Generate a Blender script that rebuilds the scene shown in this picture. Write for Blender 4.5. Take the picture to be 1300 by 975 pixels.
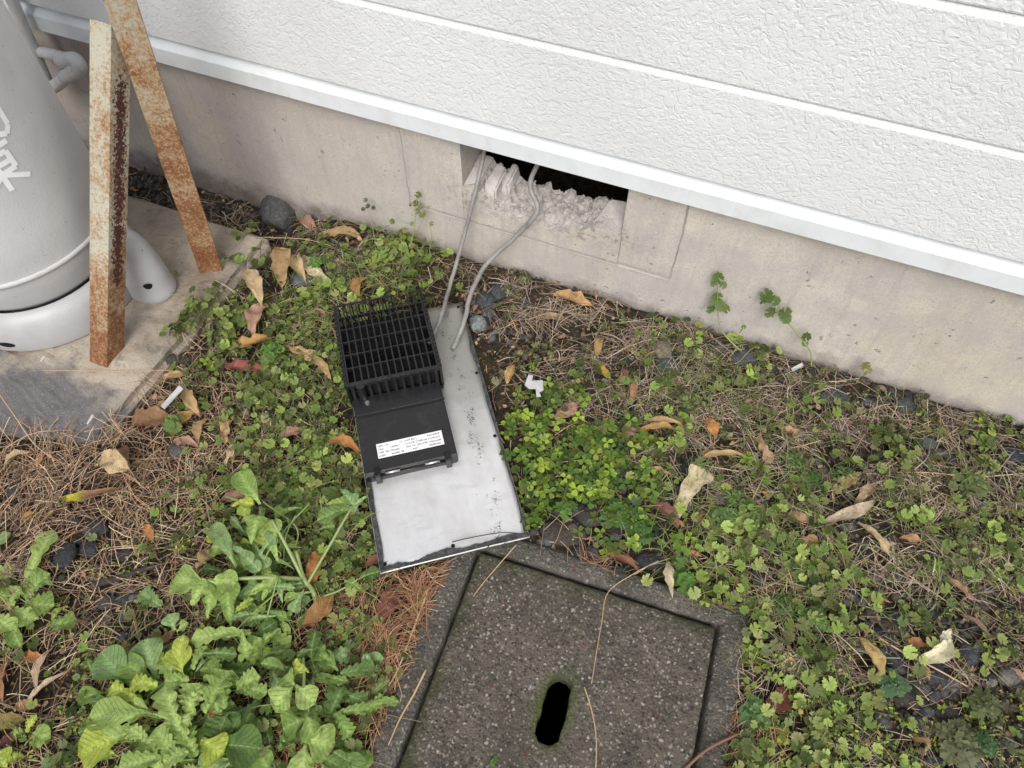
import bpy, bmesh, math, random
import numpy as np
from mathutils import Vector, Matrix, noise
R = math.radians
for o in list(bpy.data.objects): bpy.data.objects.remove(o, do_unlink=True)
scene = bpy.context.scene
col = scene.collection
random.seed(7); rng = np.random.default_rng(7)

# ------------------------------------------------------------------ camera
CAM_H, PITCH, YAW, F = 1.45, 55.5, 22.5, 940.0
cd = bpy.data.cameras.new('camera'); cam = bpy.data.objects.new('camera', cd); col.objects.link(cam)
cam.location = (0, 0, CAM_H); cam.rotation_euler = (R(90 - PITCH), 0, R(YAW))
cd.sensor_width = 36; cd.lens = 36 * F / 1300; cd.clip_start = .02; cd.clip_end = 500
scene.camera = cam
scene.render.resolution_x, scene.render.resolution_y = 1024, 768

# ------------------------------------------------------------------ sky, sun, exposure
SUN_EL, SUN_AZ = 47, 163          # azimuth measured clockwise from +Y
w = bpy.data.worlds.new('World'); scene.world = w; w.use_nodes = True
nt = w.node_tree; bg = nt.nodes['Background']
sky = nt.nodes.new('ShaderNodeTexSky'); sky.sky_type = 'NISHITA'; sky.sun_disc = False
sky.sun_elevation = R(SUN_EL); sky.sun_rotation = R(SUN_AZ)
sky.air_density = 1.0; sky.dust_density = 4.0; sky.ozone_density = 1.0
hs = nt.nodes.new('ShaderNodeHueSaturation'); hs.inputs['Saturation'].default_value = .5
nt.links.new(sky.outputs[0], hs.inputs['Color']); nt.links.new(hs.outputs[0], bg.inputs[0])
bg.inputs[1].default_value = .125
sd = bpy.data.lights.new('sun', 'SUN'); sd.energy = 1.5; sd.angle = R(36); sd.color = (1, .985, .965)
sun = bpy.data.objects.new('sun', sd); col.objects.link(sun)
az, el = R(SUN_AZ), R(SUN_EL)
dirv = Vector((math.sin(az) * math.cos(el), math.cos(az) * math.cos(el), math.sin(el)))
sun.rotation_euler = dirv.to_track_quat('Z', 'Y').to_euler()
scene.view_settings.view_transform = 'Standard'; scene.view_settings.look = 'None'
scene.view_settings.exposure = .24; scene.view_settings.gamma = 1

# ------------------------------------------------------------------ measuring: where a sight line meets a plane of the place
_p, _y = R(PITCH), R(YAW)
FW = Vector((-math.sin(_y) * math.cos(_p), math.cos(_y) * math.cos(_p), -math.sin(_p)))
RT = Vector((math.cos(_y), math.sin(_y), 0)); UP = RT.cross(FW)
def ray(x, y): return FW + RT * ((x - 650) / F) - UP * ((y - 487.5) / F)
def P(x, y, z=0.):
    d = ray(x, y); t = (z - CAM_H) / d.z; return Vector((d.x * t, d.y * t, z))
def W(x, y, Y):
    d = ray(x, y); t = Y / d.y; return Vector((d.x * t, Y, CAM_H + d.z * t))
WALL = 1.25

# ------------------------------------------------------------------ object helpers
def link(name, me, mat=None, parent=None):
    o = bpy.data.objects.new(name, me); col.objects.link(o)
    if mat is not None and me is not None and not me.materials: me.materials.append(mat)
    if parent is not None: o.parent = parent
    return o
def tag(o, label=None, cat=None, group=None, kind=None):
    if label: o['label'] = label
    if cat: o['category'] = cat
    if group: o['group'] = group
    if kind: o['kind'] = kind
    return o
def empty(name, loc, label, cat, group=None, rz=0):
    o = bpy.data.objects.new(name, None); col.objects.link(o); o.location = loc; o.rotation_euler = (0, 0, rz)
    o.empty_display_size = .02
    return tag(o, label, cat, group)
def mesh_np(name, V, Fc, C=None, smooth=True):
    V = np.asarray(V, np.float32); Fc = np.asarray(Fc, np.int32); k = Fc.shape[1]
    me = bpy.data.meshes.new(name)
    me.vertices.add(len(V)); me.vertices.foreach_set('co', V.ravel())
    me.loops.add(Fc.size); me.loops.foreach_set('vertex_index', Fc.ravel())
    me.polygons.add(len(Fc)); me.polygons.foreach_set('loop_start', np.arange(0, Fc.size, k, dtype=np.int32))
    me.polygons.foreach_set('loop_total', np.full(len(Fc), k, np.int32))
    me.polygons.foreach_set('use_smooth', np.full(len(Fc), smooth))
    me.update(calc_edges=True)
    if C is not None:
        a = me.color_attributes.new('Col', 'FLOAT_COLOR', 'POINT')
        c4 = np.ones((len(V), 4), np.float32); c4[:, :3] = C
        a.data.foreach_set('color', c4.ravel())
    return me
def bm_mesh(name, bm, smooth=False):
    me = bpy.data.meshes.new(name); bm.normal_update(); bm.to_mesh(me); bm.free()
    if smooth:
        for p in me.polygons: p.use_smooth = True
    return me
def box(bm, x0, x1, y0, y1, z0, z1, bev=0, rot=None):
    r = bmesh.ops.create_cube(bm, size=1)
    vs = r['verts']
    for v in vs:
        v.co = Vector(((x0 + x1) / 2 + v.co.x * (x1 - x0), (y0 + y1) / 2 + v.co.y * (y1 - y0), (z0 + z1) / 2 + v.co.z * (z1 - z0)))
    if bev:
        es = list({e for v in vs for e in v.link_edges})
        bmesh.ops.bevel(bm, geom=es, offset=bev, segments=2, affect='EDGES', profile=.5)
def prism(bm, poly, z0, z1):
    b = [bm.verts.new((x, y, z0)) for x, y in poly]; t = [bm.verts.new((x, y, z1)) for x, y in poly]
    n = len(poly); bm.faces.new(b[::-1]); bm.faces.new(t)
    for i in range(n): bm.faces.new((b[i], b[(i + 1) % n], t[(i + 1) % n], t[i]))
def smooth_path(pts, n=6):
    pts = [Vector(p) for p in pts]; out = []
    q = [pts[0] * 2 - pts[1]] + pts + [pts[-1] * 2 - pts[-2]]
    for i in range(1, len(q) - 2):
        for k in range(n):
            t = k / n; a, b, c, d = q[i - 1], q[i], q[i + 1], q[i + 2]
            out.append(.5 * ((2 * b) + (c - a) * t + (2 * a - 5 * b + 4 * c - d) * t * t + (3 * b - a - 3 * c + d) * t ** 3))
    out.append(pts[-1]); return out
def tube(bm, pts, r, seg=8, cap=True, flat=1.0):
    rings = []; n = len(pts); s = None
    for i, p in enumerate(pts):
        d = (pts[min(i + 1, n - 1)] - pts[max(i - 1, 0)]).normalized()
        if s is None: s = d.cross(Vector((0, 0, 1)) if abs(d.z) < .9 else Vector((0, 1, 0))).normalized()
        s = (s - d * (s @ d)).normalized(); u = s.cross(d)
        rr = r(i / (n - 1)) if callable(r) else r
        rings.append([bm.verts.new(p + s * math.cos(a) * rr + u * math.sin(a) * rr * flat) for a in [2 * math.pi * k / seg for k in range(seg)]])
    for a, b in zip(rings, rings[1:]):
        for k in range(seg): bm.faces.new((a[k], a[(k + 1) % seg], b[(k + 1) % seg], b[k]))
    if cap: bm.faces.new(rings[0][::-1]); bm.faces.new(rings[-1])
def lathe(bm, prof, seg=64):
    rings = [[bm.verts.new((r * math.cos(2 * math.pi * k / seg), r * math.sin(2 * math.pi * k / seg), z)) for k in range(seg)] for r, z in prof]
    for a, b in zip(rings, rings[1:]):
        for k in range(seg): bm.faces.new((a[k], a[(k + 1) % seg], b[(k + 1) % seg], b[k]))
    return rings
def nz(x, y, s, seed=0.): return noise.noise(Vector((x * s + seed, y * s - seed, seed * 1.7)))

# ------------------------------------------------------------------ materials
class NT:
    def __init__(s, name):
        s.m = bpy.data.materials.new(name); s.m.use_nodes = True; s.t = s.m.node_tree
        s.b = s.t.nodes['Principled BSDF']; s.out = s.t.nodes['Material Output']
        tc = s.t.nodes.new('ShaderNodeTexCoord'); s.obj = tc.outputs['Object']
        g = s.t.nodes.new('ShaderNodeNewGeometry'); s.pos = g.outputs['Position']
    def n(s, typ, **kw):
        nd = s.t.nodes.new(typ)
        for k, v in kw.items():
            if k in nd.inputs: s.set(nd.inputs[k], v)
            else: setattr(nd, k, v)
        return nd
    def set(s, inp, v):
        if isinstance(v, bpy.types.NodeSocket): s.t.links.new(v, inp)
        else:
            if isinstance(v, tuple) and len(v) == 3 and inp.type == 'RGBA': v = (*v, 1)
            inp.default_value = v
    def noise(s, scale, detail=4, rough=.6, vec=None, dist=0.):
        nd = s.n('ShaderNodeTexNoise', Scale=scale, Detail=detail, Roughness=rough, Distortion=dist)
        s.set(nd.inputs['Vector'], vec if vec is not None else s.pos); return nd.outputs[0]
    def voro(s, scale, feature='F1', out='Distance', vec=None):
        nd = s.n('ShaderNodeTexVoronoi', feature=feature, Scale=scale)
        s.set(nd.inputs['Vector'], vec if vec is not None else s.pos); return nd.outputs[out]
    def ramp(s, fac, stops, interp='LINEAR'):
        nd = s.n('ShaderNodeValToRGB'); cr = nd.color_ramp; cr.interpolation = interp
        while len(cr.elements) < len(stops): cr.elements.new(.5)
        for e, (p, c) in zip(cr.elements, stops):
            e.position = p; e.color = (*c, 1) if isinstance(c, tuple) else (c, c, c, 1)
        s.set(nd.inputs[0], fac); return nd.outputs[0]
    def mix(s, a, b, f, mode='MIX'):
        nd = s.n('ShaderNodeMix', data_type='RGBA', blend_type=mode)
        s.set(nd.inputs[0], f); s.set(nd.inputs[6], a); s.set(nd.inputs[7], b); return nd.outputs[2]
    def math(s, op, a, b=0., c=0.):
        nd = s.n('ShaderNodeMath', operation=op); s.set(nd.inputs[0], a); s.set(nd.inputs[1], b); s.set(nd.inputs[2], c); return nd.outputs[0]
    def sep(s, v=None):
        nd = s.n('ShaderNodeSeparateXYZ'); s.set(nd.inputs[0], v if v is not None else s.pos); return nd.outputs
    def mapv(s, scale, vec=None, rot=(0, 0, 0)):
        nd = s.n('ShaderNodeMapping'); s.set(nd.inputs[0], vec if vec is not None else s.pos)
        nd.inputs['Scale'].default_value = scale; nd.inputs['Rotation'].default_value = rot; return nd.outputs[0]
    def bump(s, h, dist, strength=1., prev=None):
        nd = s.n('ShaderNodeBump', Strength=strength, Distance=dist); s.set(nd.inputs['Height'], h)
        if prev is not None: s.set(nd.inputs['Normal'], prev)
        return nd.outputs[0]
    def fin(s, color=None, rough=.6, metal=0., normal=None, spec=None):
        if color is not None: s.set(s.b.inputs['Base Color'], color)
        s.set(s.b.inputs['Roughness'], rough); s.set(s.b.inputs['Metallic'], metal)
        if spec is not None: s.b.inputs['Specular IOR Level'].default_value = spec
        if normal is not None: s.set(s.b.inputs['Normal'], normal)
        return s.m
M = {}
# embossed white siding
s = NT('white_siding')
v = s.mapv((1, 1, 1.15))
wv = s.noise(60, 3, .6, v)
big = s.noise(75, 3, .55, v, 1.2); fine = s.noise(210, 3, .6, v, .6)
flat = s.math('SMOOTH_MIN', big, .56, .02)
vor = s.voro(45, 'DISTANCE_TO_EDGE', 'Distance', s.mapv((1, 1, 1.1)))
h = s.math('ADD', s.math('MULTIPLY', flat, 1.0), s.math('MULTIPLY', fine, .16))
M['siding'] = s.fin(s.mix((.75, .77, .78), (.69, .705, .715), s.ramp(s.noise(3), [(.4, 0.), (.75, 1.)])), .42, 0, s.bump(h, .0065, .6))
s = NT('white_trim')
tz = s.sep(); drip = s.ramp(s.noise(30, 5, .7, s.mapv((1, 1, .15))), [(.56, 0.), (.72, .35)])
M['trim'] = s.fin(s.mix(s.mix((.73, .765, .785), (.62, .64, .64), s.ramp(s.noise(14, 5), [(.45, 0.), (.8, 1.)])), (.45, .43, .39), s.math('MULTIPLY', drip, s.ramp(s.noise(120, 3, .7), [(.4, 0.), (.6, 1.)]))), .4)
# foundation concrete
s = NT('foundation_concrete')
xyz = s.sep()
n1 = s.noise(5, 6, .65); n2 = s.noise(60, 4, .7)
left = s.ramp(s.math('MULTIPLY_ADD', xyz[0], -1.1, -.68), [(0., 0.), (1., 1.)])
base = s.mix((.66, .61, .53), (.37, .32, .29), left)  # browner, darker to the left: staining plus cylinder shade put into the colour
base = s.mix(base, (.55, .515, .48), s.ramp(n1, [(.42, 0.), (.62, 1.)]))
base = s.mix(base, (.62, .56, .42), s.ramp(s.noise(2.6, 3), [(.50, 0.), (.68, .7)]))
sp = s.ramp(s.noise(260, 2, .8), [(.33, 1.), (.42, 0.)])
base = s.mix(base, (.2, .18, .17), s.math('MULTIPLY', sp, .5))
pit = s.ramp(s.noise(42, 3, .75), [(.29, 1.), (.335, 0.)])
base = s.mix(base, (.14, .125, .115), s.math('MULTIPLY', pit, .8))
streak = s.ramp(s.noise(9, 4, .6, s.mapv((6, 1, .7))), [(.5, 0.), (.75, .35)])
base = s.mix(base, (.30, .27, .25), streak)
soil = s.math('ADD', xyz[2], s.math('MULTIPLY', s.noise(16, 4), -.13))
base = s.mix(base, (.16, .13, .105), s.ramp(soil, [(-.0, .9), (.02, 0.)]) if False else s.math('MULTIPLY', s.ramp(s.math('ADD', soil, .06), [(.0, 1.), (.05, 0.)]), .85))
wx = s.math('MULTIPLY_ADD', s.noise(9, 4), .022, -.011)
for cx in (-.112, -.800):
    ln = s.math('ABSOLUTE', s.math('ADD', s.math('SUBTRACT', xyz[0], cx), wx))
    base = s.mix(base, (.16, .14, .125), s.math('MULTIPLY', s.ramp(ln, [(.0008, .75), (.0026, 0.)]), s.math('GREATER_THAN', xyz[2], .15)))
ln = s.math('ABSOLUTE', s.math('ADD', s.math('SUBTRACT', xyz[2], .148), s.math('MULTIPLY', wx, .7)))
inx = s.math('MULTIPLY', s.math('GREATER_THAN', xyz[0], -.80), s.math('LESS_THAN', xyz[0], -.112))
base = s.mix(base, (.24, .20, .16), s.math('MULTIPLY', s.ramp(ln, [(.001, .6), (.0045, 0.)]), inx))
rim = s.math('MULTIPLY', s.ramp(s.math('ABSOLUTE', s.math('SUBTRACT', xyz[2], .225)), [(.02, 1.), (.06, 0.)]), s.ramp(s.math('ABSOLUTE', s.math('ADD', xyz[0], .445)), [(.20, 1.), (.30, 0.)]))
base = s.mix(base, (.17, .15, .135), s.math('MULTIPLY', rim, s.ramp(s.noise(48, 6, .8), [(.50, 0.), (.60, .75)])))
grain = s.noise(330, 3, .8)
base = s.mix(base, (.20, .18, .165), s.math('MULTIPLY', s.ramp(grain, [(.30, 1.), (.46, 0.)]), .55))
base = s.mix(base, (.80, .76, .70), s.math('MULTIPLY', s.ramp(grain, [(.56, 0.), (.70, 1.)]), .4))
blot = s.ramp(s.noise(13, 7, .75), [(.40, 0.), (.60, 1.)])
base = s.mix(base, (.44, .40, .395), s.math('MULTIPLY', blot, .55))
base = s.mix(base, (.13, .115, .10), s.math('MULTIPLY', s.ramp(s.noise(24, 7, .8), [(.655, 0.), (.70, 1.)]), s.ramp(s.noise(3.3, 2), [(.52, 0.), (.62, .8)])))
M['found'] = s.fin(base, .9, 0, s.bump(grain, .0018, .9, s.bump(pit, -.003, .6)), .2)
s = NT('rough_mortar')
c = s.mix((.66, .62, .58), (.42, .385, .36), s.ramp(s.noise(45, 6, .75), [(.38, 0.), (.62, 1.)]))
c = s.mix(c, (.10, .09, .085), s.ramp(s.noise(80, 4, .8), [(.30, 1.), (.39, 0.)]))
M['rubble'] = s.fin(c, .95, 0, s.bump(s.noise(120, 6, .8), .006), .1)
s = NT('cut_mortar'); M['chunk'] = s.fin(s.mix((.60, .57, .54), (.46, .43, .41), s.ramp(s.noise(30, 5), [(.4, 0.), (.6, 1.)])), .9, 0, s.bump(s.noise(150, 4), .002), .15)
s = NT('recess_shade'); M['dark'] = s.fin((.02, .018, .016), 1., 0, None, 0.)  # near-black: shade of enclosed spaces put into the colour
# slab concrete
s = NT('slab_concrete')
n1 = s.noise(4.2, 6, .6); n2 = s.noise(140, 4, .8); xyz = s.sep()
b = s.mix((.46, .40, .32), (.28, .24, .20), s.ramp(n1, [(.42, 0.), (.6, 1.)]))
b = s.mix(b, (.50, .37, .19), s.ramp(s.noise(9, 4, .6), [(.60, 0.), (.74, .7)]))
front = s.ramp(s.math('ADD', s.math('MULTIPLY', xyz[1], -4.0), s.math('MULTIPLY_ADD', s.noise(8, 4), 1.4, 1.55)), [(0.0, 0.), (.35, 1.)])
b = s.mix(b, (.175, .165, .165), front)
b = s.mix(b, (.085, .075, .07), s.ramp(n2, [(.33, .6), (.42, 0.)]))
b = s.mix(b, (.20, .14, .08), s.ramp(s.noise(7, 5, .7), [(.56, 0.), (.68, .6)]))
b = s.mix(b, (.10, .095, .085), s.ramp(s.noise(16, 6, .75), [(.55, 0.), (.66, .55)]))
b = s.mix(b, (.5, .47, .43), s.ramp(s.noise(260, 2, .7), [(.62, 0.), (.70, .6)]))
M['slab'] = s.fin(b, .92, 0, s.bump(n2, .0035, .8), .15)
# catch basin concrete
def basin_mat(name, base_a, base_b, agg):
    s = NT(name); xyz = s.sep(s.obj)
    b = s.mix(base_a, base_b, s.ramp(s.noise(14, 6, .7), [(.36, 0.), (.64, 1.)]))
    wn = s.n('ShaderNodeTexNoise', Scale=110., Detail=3.); s.set(wn.inputs['Vector'], s.pos)
    wv = s.n('ShaderNodeVectorMath', operation='MULTIPLY_ADD'); s.set(wv.inputs[0], wn.outputs[1]); wv.inputs[1].default_value = (.009, .009, .009); s.set(wv.inputs[2], s.pos); wv = wv.outputs[0]
    vc = s.voro(165, 'F1', 'Color', wv); vd = s.voro(165, 'F1', 'Distance', wv)
    sv = s.n('ShaderNodeSeparateColor'); s.set(sv.inputs[0], vc)
    stone = s.ramp(sv.outputs[0], [(0., (.035, .032, .03)), (.35, (.09, .082, .072)), (.65, (.20, .18, .155)), (.9, (.38, .35, .30)), (1., (.62, .58, .50))])
    b = s.mix(b, stone, s.math('MULTIPLY', s.ramp(vd, [(.3, 1.), (.55, 0.)]), agg))
    vd2 = s.voro(60, 'F1', 'Distance', wv); vc2 = s.voro(60, 'F1', 'Color', wv); sv2 = s.n('ShaderNodeSeparateColor'); s.set(sv2.inputs[0], vc2)
    pick = s.math('GREATER_THAN', sv2.outputs[0], .72)
    st2 = s.ramp(sv2.outputs[1], [(0., (.04, .042, .045)), (.6, (.10, .095, .09)), (.86, (.12, .105, .09)), (.95, (.17, .06, .045)), (1., (.4, .38, .34))])
    b = s.mix(b, st2, s.math('MULTIPLY', s.math('MULTIPLY', pick, s.ramp(vd2, [(.25, 1.), (.38, 0.)])), agg))
    grit = s.noise(420, 3, .8)
    b = s.mix(b, (.42, .39, .35), s.ramp(grit, [(.62, 0.), (.70, .6)]))
    b = s.mix(b, (.03, .028, .025), s.ramp(grit, [(.33, .8), (.40, 0.)]))
    if agg > .6:    # moss round the hand hole and along the left and top edges
        dx = s.math('MULTIPLY', s.math('SUBTRACT', xyz[0], -.012), 1.25); dy = s.math('MULTIPLY', s.math('SUBTRACT', xyz[1], .002), .72)
        d = s.math('SQRT', s.math('ADD', s.math('MULTIPLY', dx, dx), s.math('MULTIPLY', dy, dy)))
        d = s.math('ADD', d, s.math('MULTIPLY_ADD', s.noise(40, 5, .7), .07, -.035))
        b = s.mix(b, s.mix((.075, .092, .03), (.16, .19, .075), s.ramp(s.noise(330, 3, .7), [(.45, 0.), (.65, 1.)])), s.ramp(d, [(.034, 1.), (.060, 0.)]))
        e = s.math('MINIMUM', s.math('ADD', xyz[0], .245), s.math('SUBTRACT', .245, xyz[1]))
        e = s.math('ADD', e, s.math('MULTIPLY_ADD', s.noise(22, 5, .7), .12, -.06))
        b = s.mix(b, (.062, .062, .028), s.ramp(e, [(.0, .8), (.045, 0.)]))
    else:
        b = s.mix(b, (.07, .075, .03), s.ramp(s.noise(11, 5, .7), [(.55, 0.), (.66, .6)]))
    hb = s.math('ADD', s.math('MULTIPLY', vd, -1.), s.math('MULTIPLY', grit, .8))
    return s.fin(b, .85, 0, s.bump(hb, .005, 1.), .25)
M['lid'] = basin_mat('mossy_aggregate', (.19, .162, .128), (.095, .08, .064), .85)
M['frame'] = basin_mat('weathered_frame', (.18, .16, .135), (.09, .082, .07), .6)
# soil
s = NT('soil')
n = s.noise(45, 8, .75)
b = s.mix((.022, .018, .015), (.11, .082, .058), s.ramp(n, [(.38, 0.), (.68, 1.)]))
b = s.mix(b, (.20, .15, .10), s.ramp(s.noise(230, 3, .8), [(.60, 0.), (.70, .7)]))
b = s.mix(b, (.07, .075, .025), s.ramp(s.noise(9, 5, .7), [(.52, 0.), (.66, .6)]))
M['soil'] = s.fin(b, .95, 0, s.bump(s.noise(160, 6, .8), .008), .1)
# attribute coloured stuff
def attr_mat(name, trans, rough, spec=.3, nscale=250, namp=.35, bump=None):
    s = NT(name); a = s.n('ShaderNodeAttribute', attribute_name='Col')
    k = s.ramp(s.noise(nscale, 3, .7), [(.3, 1 - namp), (.7, 1.)])
    c = s.mix(a.outputs[0], k, 1., 'MULTIPLY')
    nrm = s.bump(s.noise(bump[0], 3), bump[1]) if bump else None
    s.fin(c, rough, 0, nrm, spec)
    if trans:
        t = s.n('ShaderNodeBsdfTranslucent'); s.set(t.inputs[0], s.mix(c, (1.0, 1.0, .35), .55, 'MULTIPLY'))
        mx = s.n('ShaderNodeMixShader'); mx.inputs[0].default_value = trans
        s.t.links.new(s.b.outputs[0], mx.inputs[1]); s.t.links.new(t.outputs[0], mx.inputs[2]); s.t.links.new(mx.outputs[0], s.out.inputs[0])
    return s.m
M['herb'] = attr_mat('herb_leaf', .3, .5, .35, 500, .3)
M['straw'] = attr_mat('dry_straw', .0, .7, .2, 300, .3)
M['pebble'] = attr_mat('pebble', 0., .75, .25, 130, .6, (220, .004))
# dead leaf material from object colour attribute
def dead_mat(name):
    s = NT(name); a = s.n('ShaderNodeAttribute', attribute_name='Col')
    c = s.mix(a.outputs[0], (.16, .085, .035), s.ramp(s.noise(70, 5, .75), [(.50, 0.), (.70, .75)]))
    c = s.mix(c, (.62, .48, .30), s.ramp(s.noise(50, 4, .7, s.mapv((1, 1, 1), s.obj)), [(.60, 0.), (.78, .4)]))
    x = s.sep(s.obj)
    vein = s.math('ABSOLUTE', s.math('SINE', s.math('ADD', s.math('MULTIPLY', x[0], 700.), s.math('MULTIPLY', s.math('ABSOLUTE', x[1]), -700.))))
    c = s.mix(c, (.75, .6, .4), s.ramp(vein, [(.0, .18), (.25, 0.)]))
    s.fin(c, .65, 0, s.bump(s.math('ADD', s.noise(160, 4, .7), s.math('MULTIPLY', vein, .25)), .0025), .25)
    t = s.n('ShaderNodeBsdfTranslucent'); s.set(t.inputs[0], c)
    mx = s.n('ShaderNodeMixShader'); mx.inputs[0].default_value = .2
    s.t.links.new(s.b.outputs[0], mx.inputs[1]); s.t.links.new(t.outputs[0], mx.inputs[2]); s.t.links.new(mx.outputs[0], s.out.inputs[0])
    return s.m
M['dead'] = dead_mat('dead_leaf')
def green_mat(name):
    s = NT(name); a = s.n('ShaderNodeAttribute', attribute_name='Col')
    oi = s.n('ShaderNodeObjectInfo')
    c = s.mix(a.outputs[0], (.42, .55, .42), s.math('MULTIPLY', oi.outputs['Random'], .62), 'MULTIPLY')
    c = s.mix(c, (.12, .17, .04), s.ramp(s.noise(60, 4, .7), [(.5, 0.), (.75, .45)]))
    x = s.sep(s.obj)
    wob = s.math('MULTIPLY', s.noise(60, 2, .5, s.obj), 2.5)
    vein = s.math('ABSOLUTE', s.math('SINE', s.math('ADD', s.math('SUBTRACT', s.math('MULTIPLY', x[0], 330.), s.math('MULTIPLY', s.math('ABSOLUTE', x[1]), 300.)), wob)))
    vm = s.ramp(vein, [(.0, 1.), (.16, 0.)]); mid = s.ramp(s.math('MULTIPLY', s.math('ABSOLUTE', x[1]), 1000.), [(.5, 1.), (1., 0.)])
    c = s.mix(c, (.42, .52, .24), s.math('MULTIPLY', vm, .28)); c = s.mix(c, (.46, .55, .28), s.math('MULTIPLY', mid, .6))
    c = s.mix(c, (.22, .15, .05), s.ramp(s.noise(170, 3, .7), [(.66, 0.), (.74, .5)]))
    s.fin(c, .58, 0, s.bump(s.math('SUBTRACT', s.noise(150, 4, .7), s.math('MULTIPLY', vm, .5)), .004, 1.), .35)
    t = s.n('ShaderNodeBsdfTranslucent'); s.set(t.inputs[0], s.mix(c, (1.15, 1.1, .35), .8, 'MULTIPLY'))
    mx = s.n('ShaderNodeMixShader'); mx.inputs[0].default_value = .3
    s.t.links.new(s.b.outputs[0], mx.inputs[1]); s.t.links.new(t.outputs[0], mx.inputs[2]); s.t.links.new(mx.outputs[0], s.out.inputs[0])
    return s.m
M['thistle'] = green_mat('thistle_leaf')
# metals, plastics
s = NT('tank_grey_paint'); xyz = s.sep(s.obj)
b = s.mix((.64, .64, .65), (.54, .535, .54), s.ramp(s.noise(5, 5, .6), [(.4, 0.), (.65, 1.)]))
b = s.mix(b, (.19, .16, .15), s.ramp(s.noise(95, 2, .6), [(.71, 0.), (.75, .8)]))
b = s.mix(b, (.60, .55, .49), s.ramp(s.noise(7, 5, .7, s.mapv((2, 2, .5), s.obj)), [(.56, 0.), (.74, .4)]))
M['tank'] = s.fin(b, .40, 0, s.bump(s.noise(220, 3), .0006), .45)
s = NT('tank_white_paint')
b = s.mix((.50, .50, .515), (.43, .425, .43), s.ramp(s.noise(8, 5, .6), [(.4, 0.), (.65, 1.)]))
b = s.mix(b, (.05, .045, .04), s.ramp(s.noise(60, 2, .5), [(.76, 0.), (.775, 1.)]))
M['tankring'] = s.fin(b, .35, 0, s.bump(s.noise(200, 3), .0005), .45)
s = NT('weld_band'); M['weld'] = s.fin(s.mix((.56, .54, .53), (.09, .06, .045), s.ramp(s.noise(42, 4, .7, s.mapv((1, 1, 3))), [(.60, 0.), (.66, .8)])), .55)
s = NT('lettering_white'); M['letter'] = s.fin(s.mix((.95, .95, .96), (.88, .88, .89), s.ramp(s.noise(60, 3), [(.5, 0.), (.7, 1.)])), .5)
s = NT('grey_pipe'); M['pipe'] = s.fin(s.mix((.62, .62, .61), (.44, .43, .42), s.ramp(s.noise(40, 5, .7), [(.5, 0.), (.75, 1.)])), .4, 0, s.bump(s.noise(120, 3), .001))
def rusty(name, paint, thr, dark):
    s = NT(name); n = s.noise(11, 6, .75); f = s.noise(150, 5, .85)
    z = s.sep()[2]
    low = s.ramp(z, [(.0, .16), (.32, .03), (.7, .0)])
    m = s.math('ADD', s.math('ADD', s.math('MULTIPLY', n, .5), s.math('MULTIPLY', f, .62)), low)
    b = s.mix(paint, (.36, .245, .14), s.ramp(m, [(thr - .06, 0.), (thr + .02, 1.)]))
    b = s.mix(b, (.22, .095, .042), s.ramp(m, [(thr + .03, 0.), (thr + .10, 1.)]))
    b = s.mix(b, (.11, .045, .028), s.ramp(m, [(thr + .13, 0.), (thr + .2, 1.)]))
    if dark:   # the old scab of dark rust down the middle of the face
        x = s.sep(s.obj)
        zz = s.math('MULTIPLY', s.math('SMOOTH_MIN', s.math('SUBTRACT', x[2], .20), s.math('SUBTRACT', .66, x[2]), .05), 6.)
        k = s.math('ADD', s.math('MINIMUM', zz, .16), s.math('MULTIPLY_ADD', s.math('ABSOLUTE', s.math('SUBTRACT', x[1], .026)), -11., .12))
        k = s.math('ADD', k, s.math('MULTIPLY_ADD', s.noise(130, 4, .8), 1.1, -.55))
        right = s.math('GREATER_THAN', x[1], .004)
        b = s.mix(b, (.085, .032, .026), s.math('MULTIPLY', s.ramp(k, [(.12, 0.), (.16, 1.)]), right))
    return s.fin(b, .75, 0, s.bump(m, .004, .8), .25)
M['post'] = rusty('rusty_post_paint', (.40, .38, .31), .545, False)
M['brace'] = rusty('rusty_brace_paint', (.47, .455, .37), .60, True)
s = NT('black_plastic')
M['black'] = s.fin(s.mix((.012, .012, .0135), (.034, .033, .031), s.ramp(s.noise(30, 6, .8), [(.52, 0.), (.72, 1.)])), .36, 0, s.bump(s.noise(300, 2), .0004), .5)
s = NT('black_matt'); M['blackin'] = s.fin((.012, .012, .013), .7, 0, None, .2)  # matt black inside the fan; for hole discs, shade as colour
s = NT('galvanised_plate'); xyz = s.sep(s.obj)
n = s.noise(9, 6, .7, s.mapv((1, .6, 1), s.obj))
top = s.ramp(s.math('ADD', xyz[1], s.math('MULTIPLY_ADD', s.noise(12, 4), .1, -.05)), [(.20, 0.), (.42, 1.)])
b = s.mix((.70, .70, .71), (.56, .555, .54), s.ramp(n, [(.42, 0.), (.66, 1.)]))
b = s.mix(b, (.36, .355, .33), top)  # wall reflection painted into the colour, greyer towards the far end
b = s.mix(b, (.33, .32, .30), s.ramp(s.noise(6, 6, .7, s.mapv((1, 3, 1), s.obj, (0, 0, .3))), [(.52, 0.), (.72, .55)]))
spk = s.ramp(s.noise(95, 5, .8, s.obj), [(.24, 1.), (.28, 0.)])
b = s.mix(b, (.09, .08, .07), s.math('MULTIPLY', spk, .8))
dirt = s.math('SUBTRACT', s.noise(22, 6, .8, s.obj), s.math('MULTIPLY', s.math('ABSOLUTE', s.math('SUBTRACT', xyz[0], .255)), 3.))
b = s.mix(b, (.08, .07, .06), s.math('MULTIPLY', s.ramp(dirt, [(.50, 0.), (.58, 1.)]), s.ramp(s.noise(260, 3, .7), [(.48, 0.), (.58, 1.)])))
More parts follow.
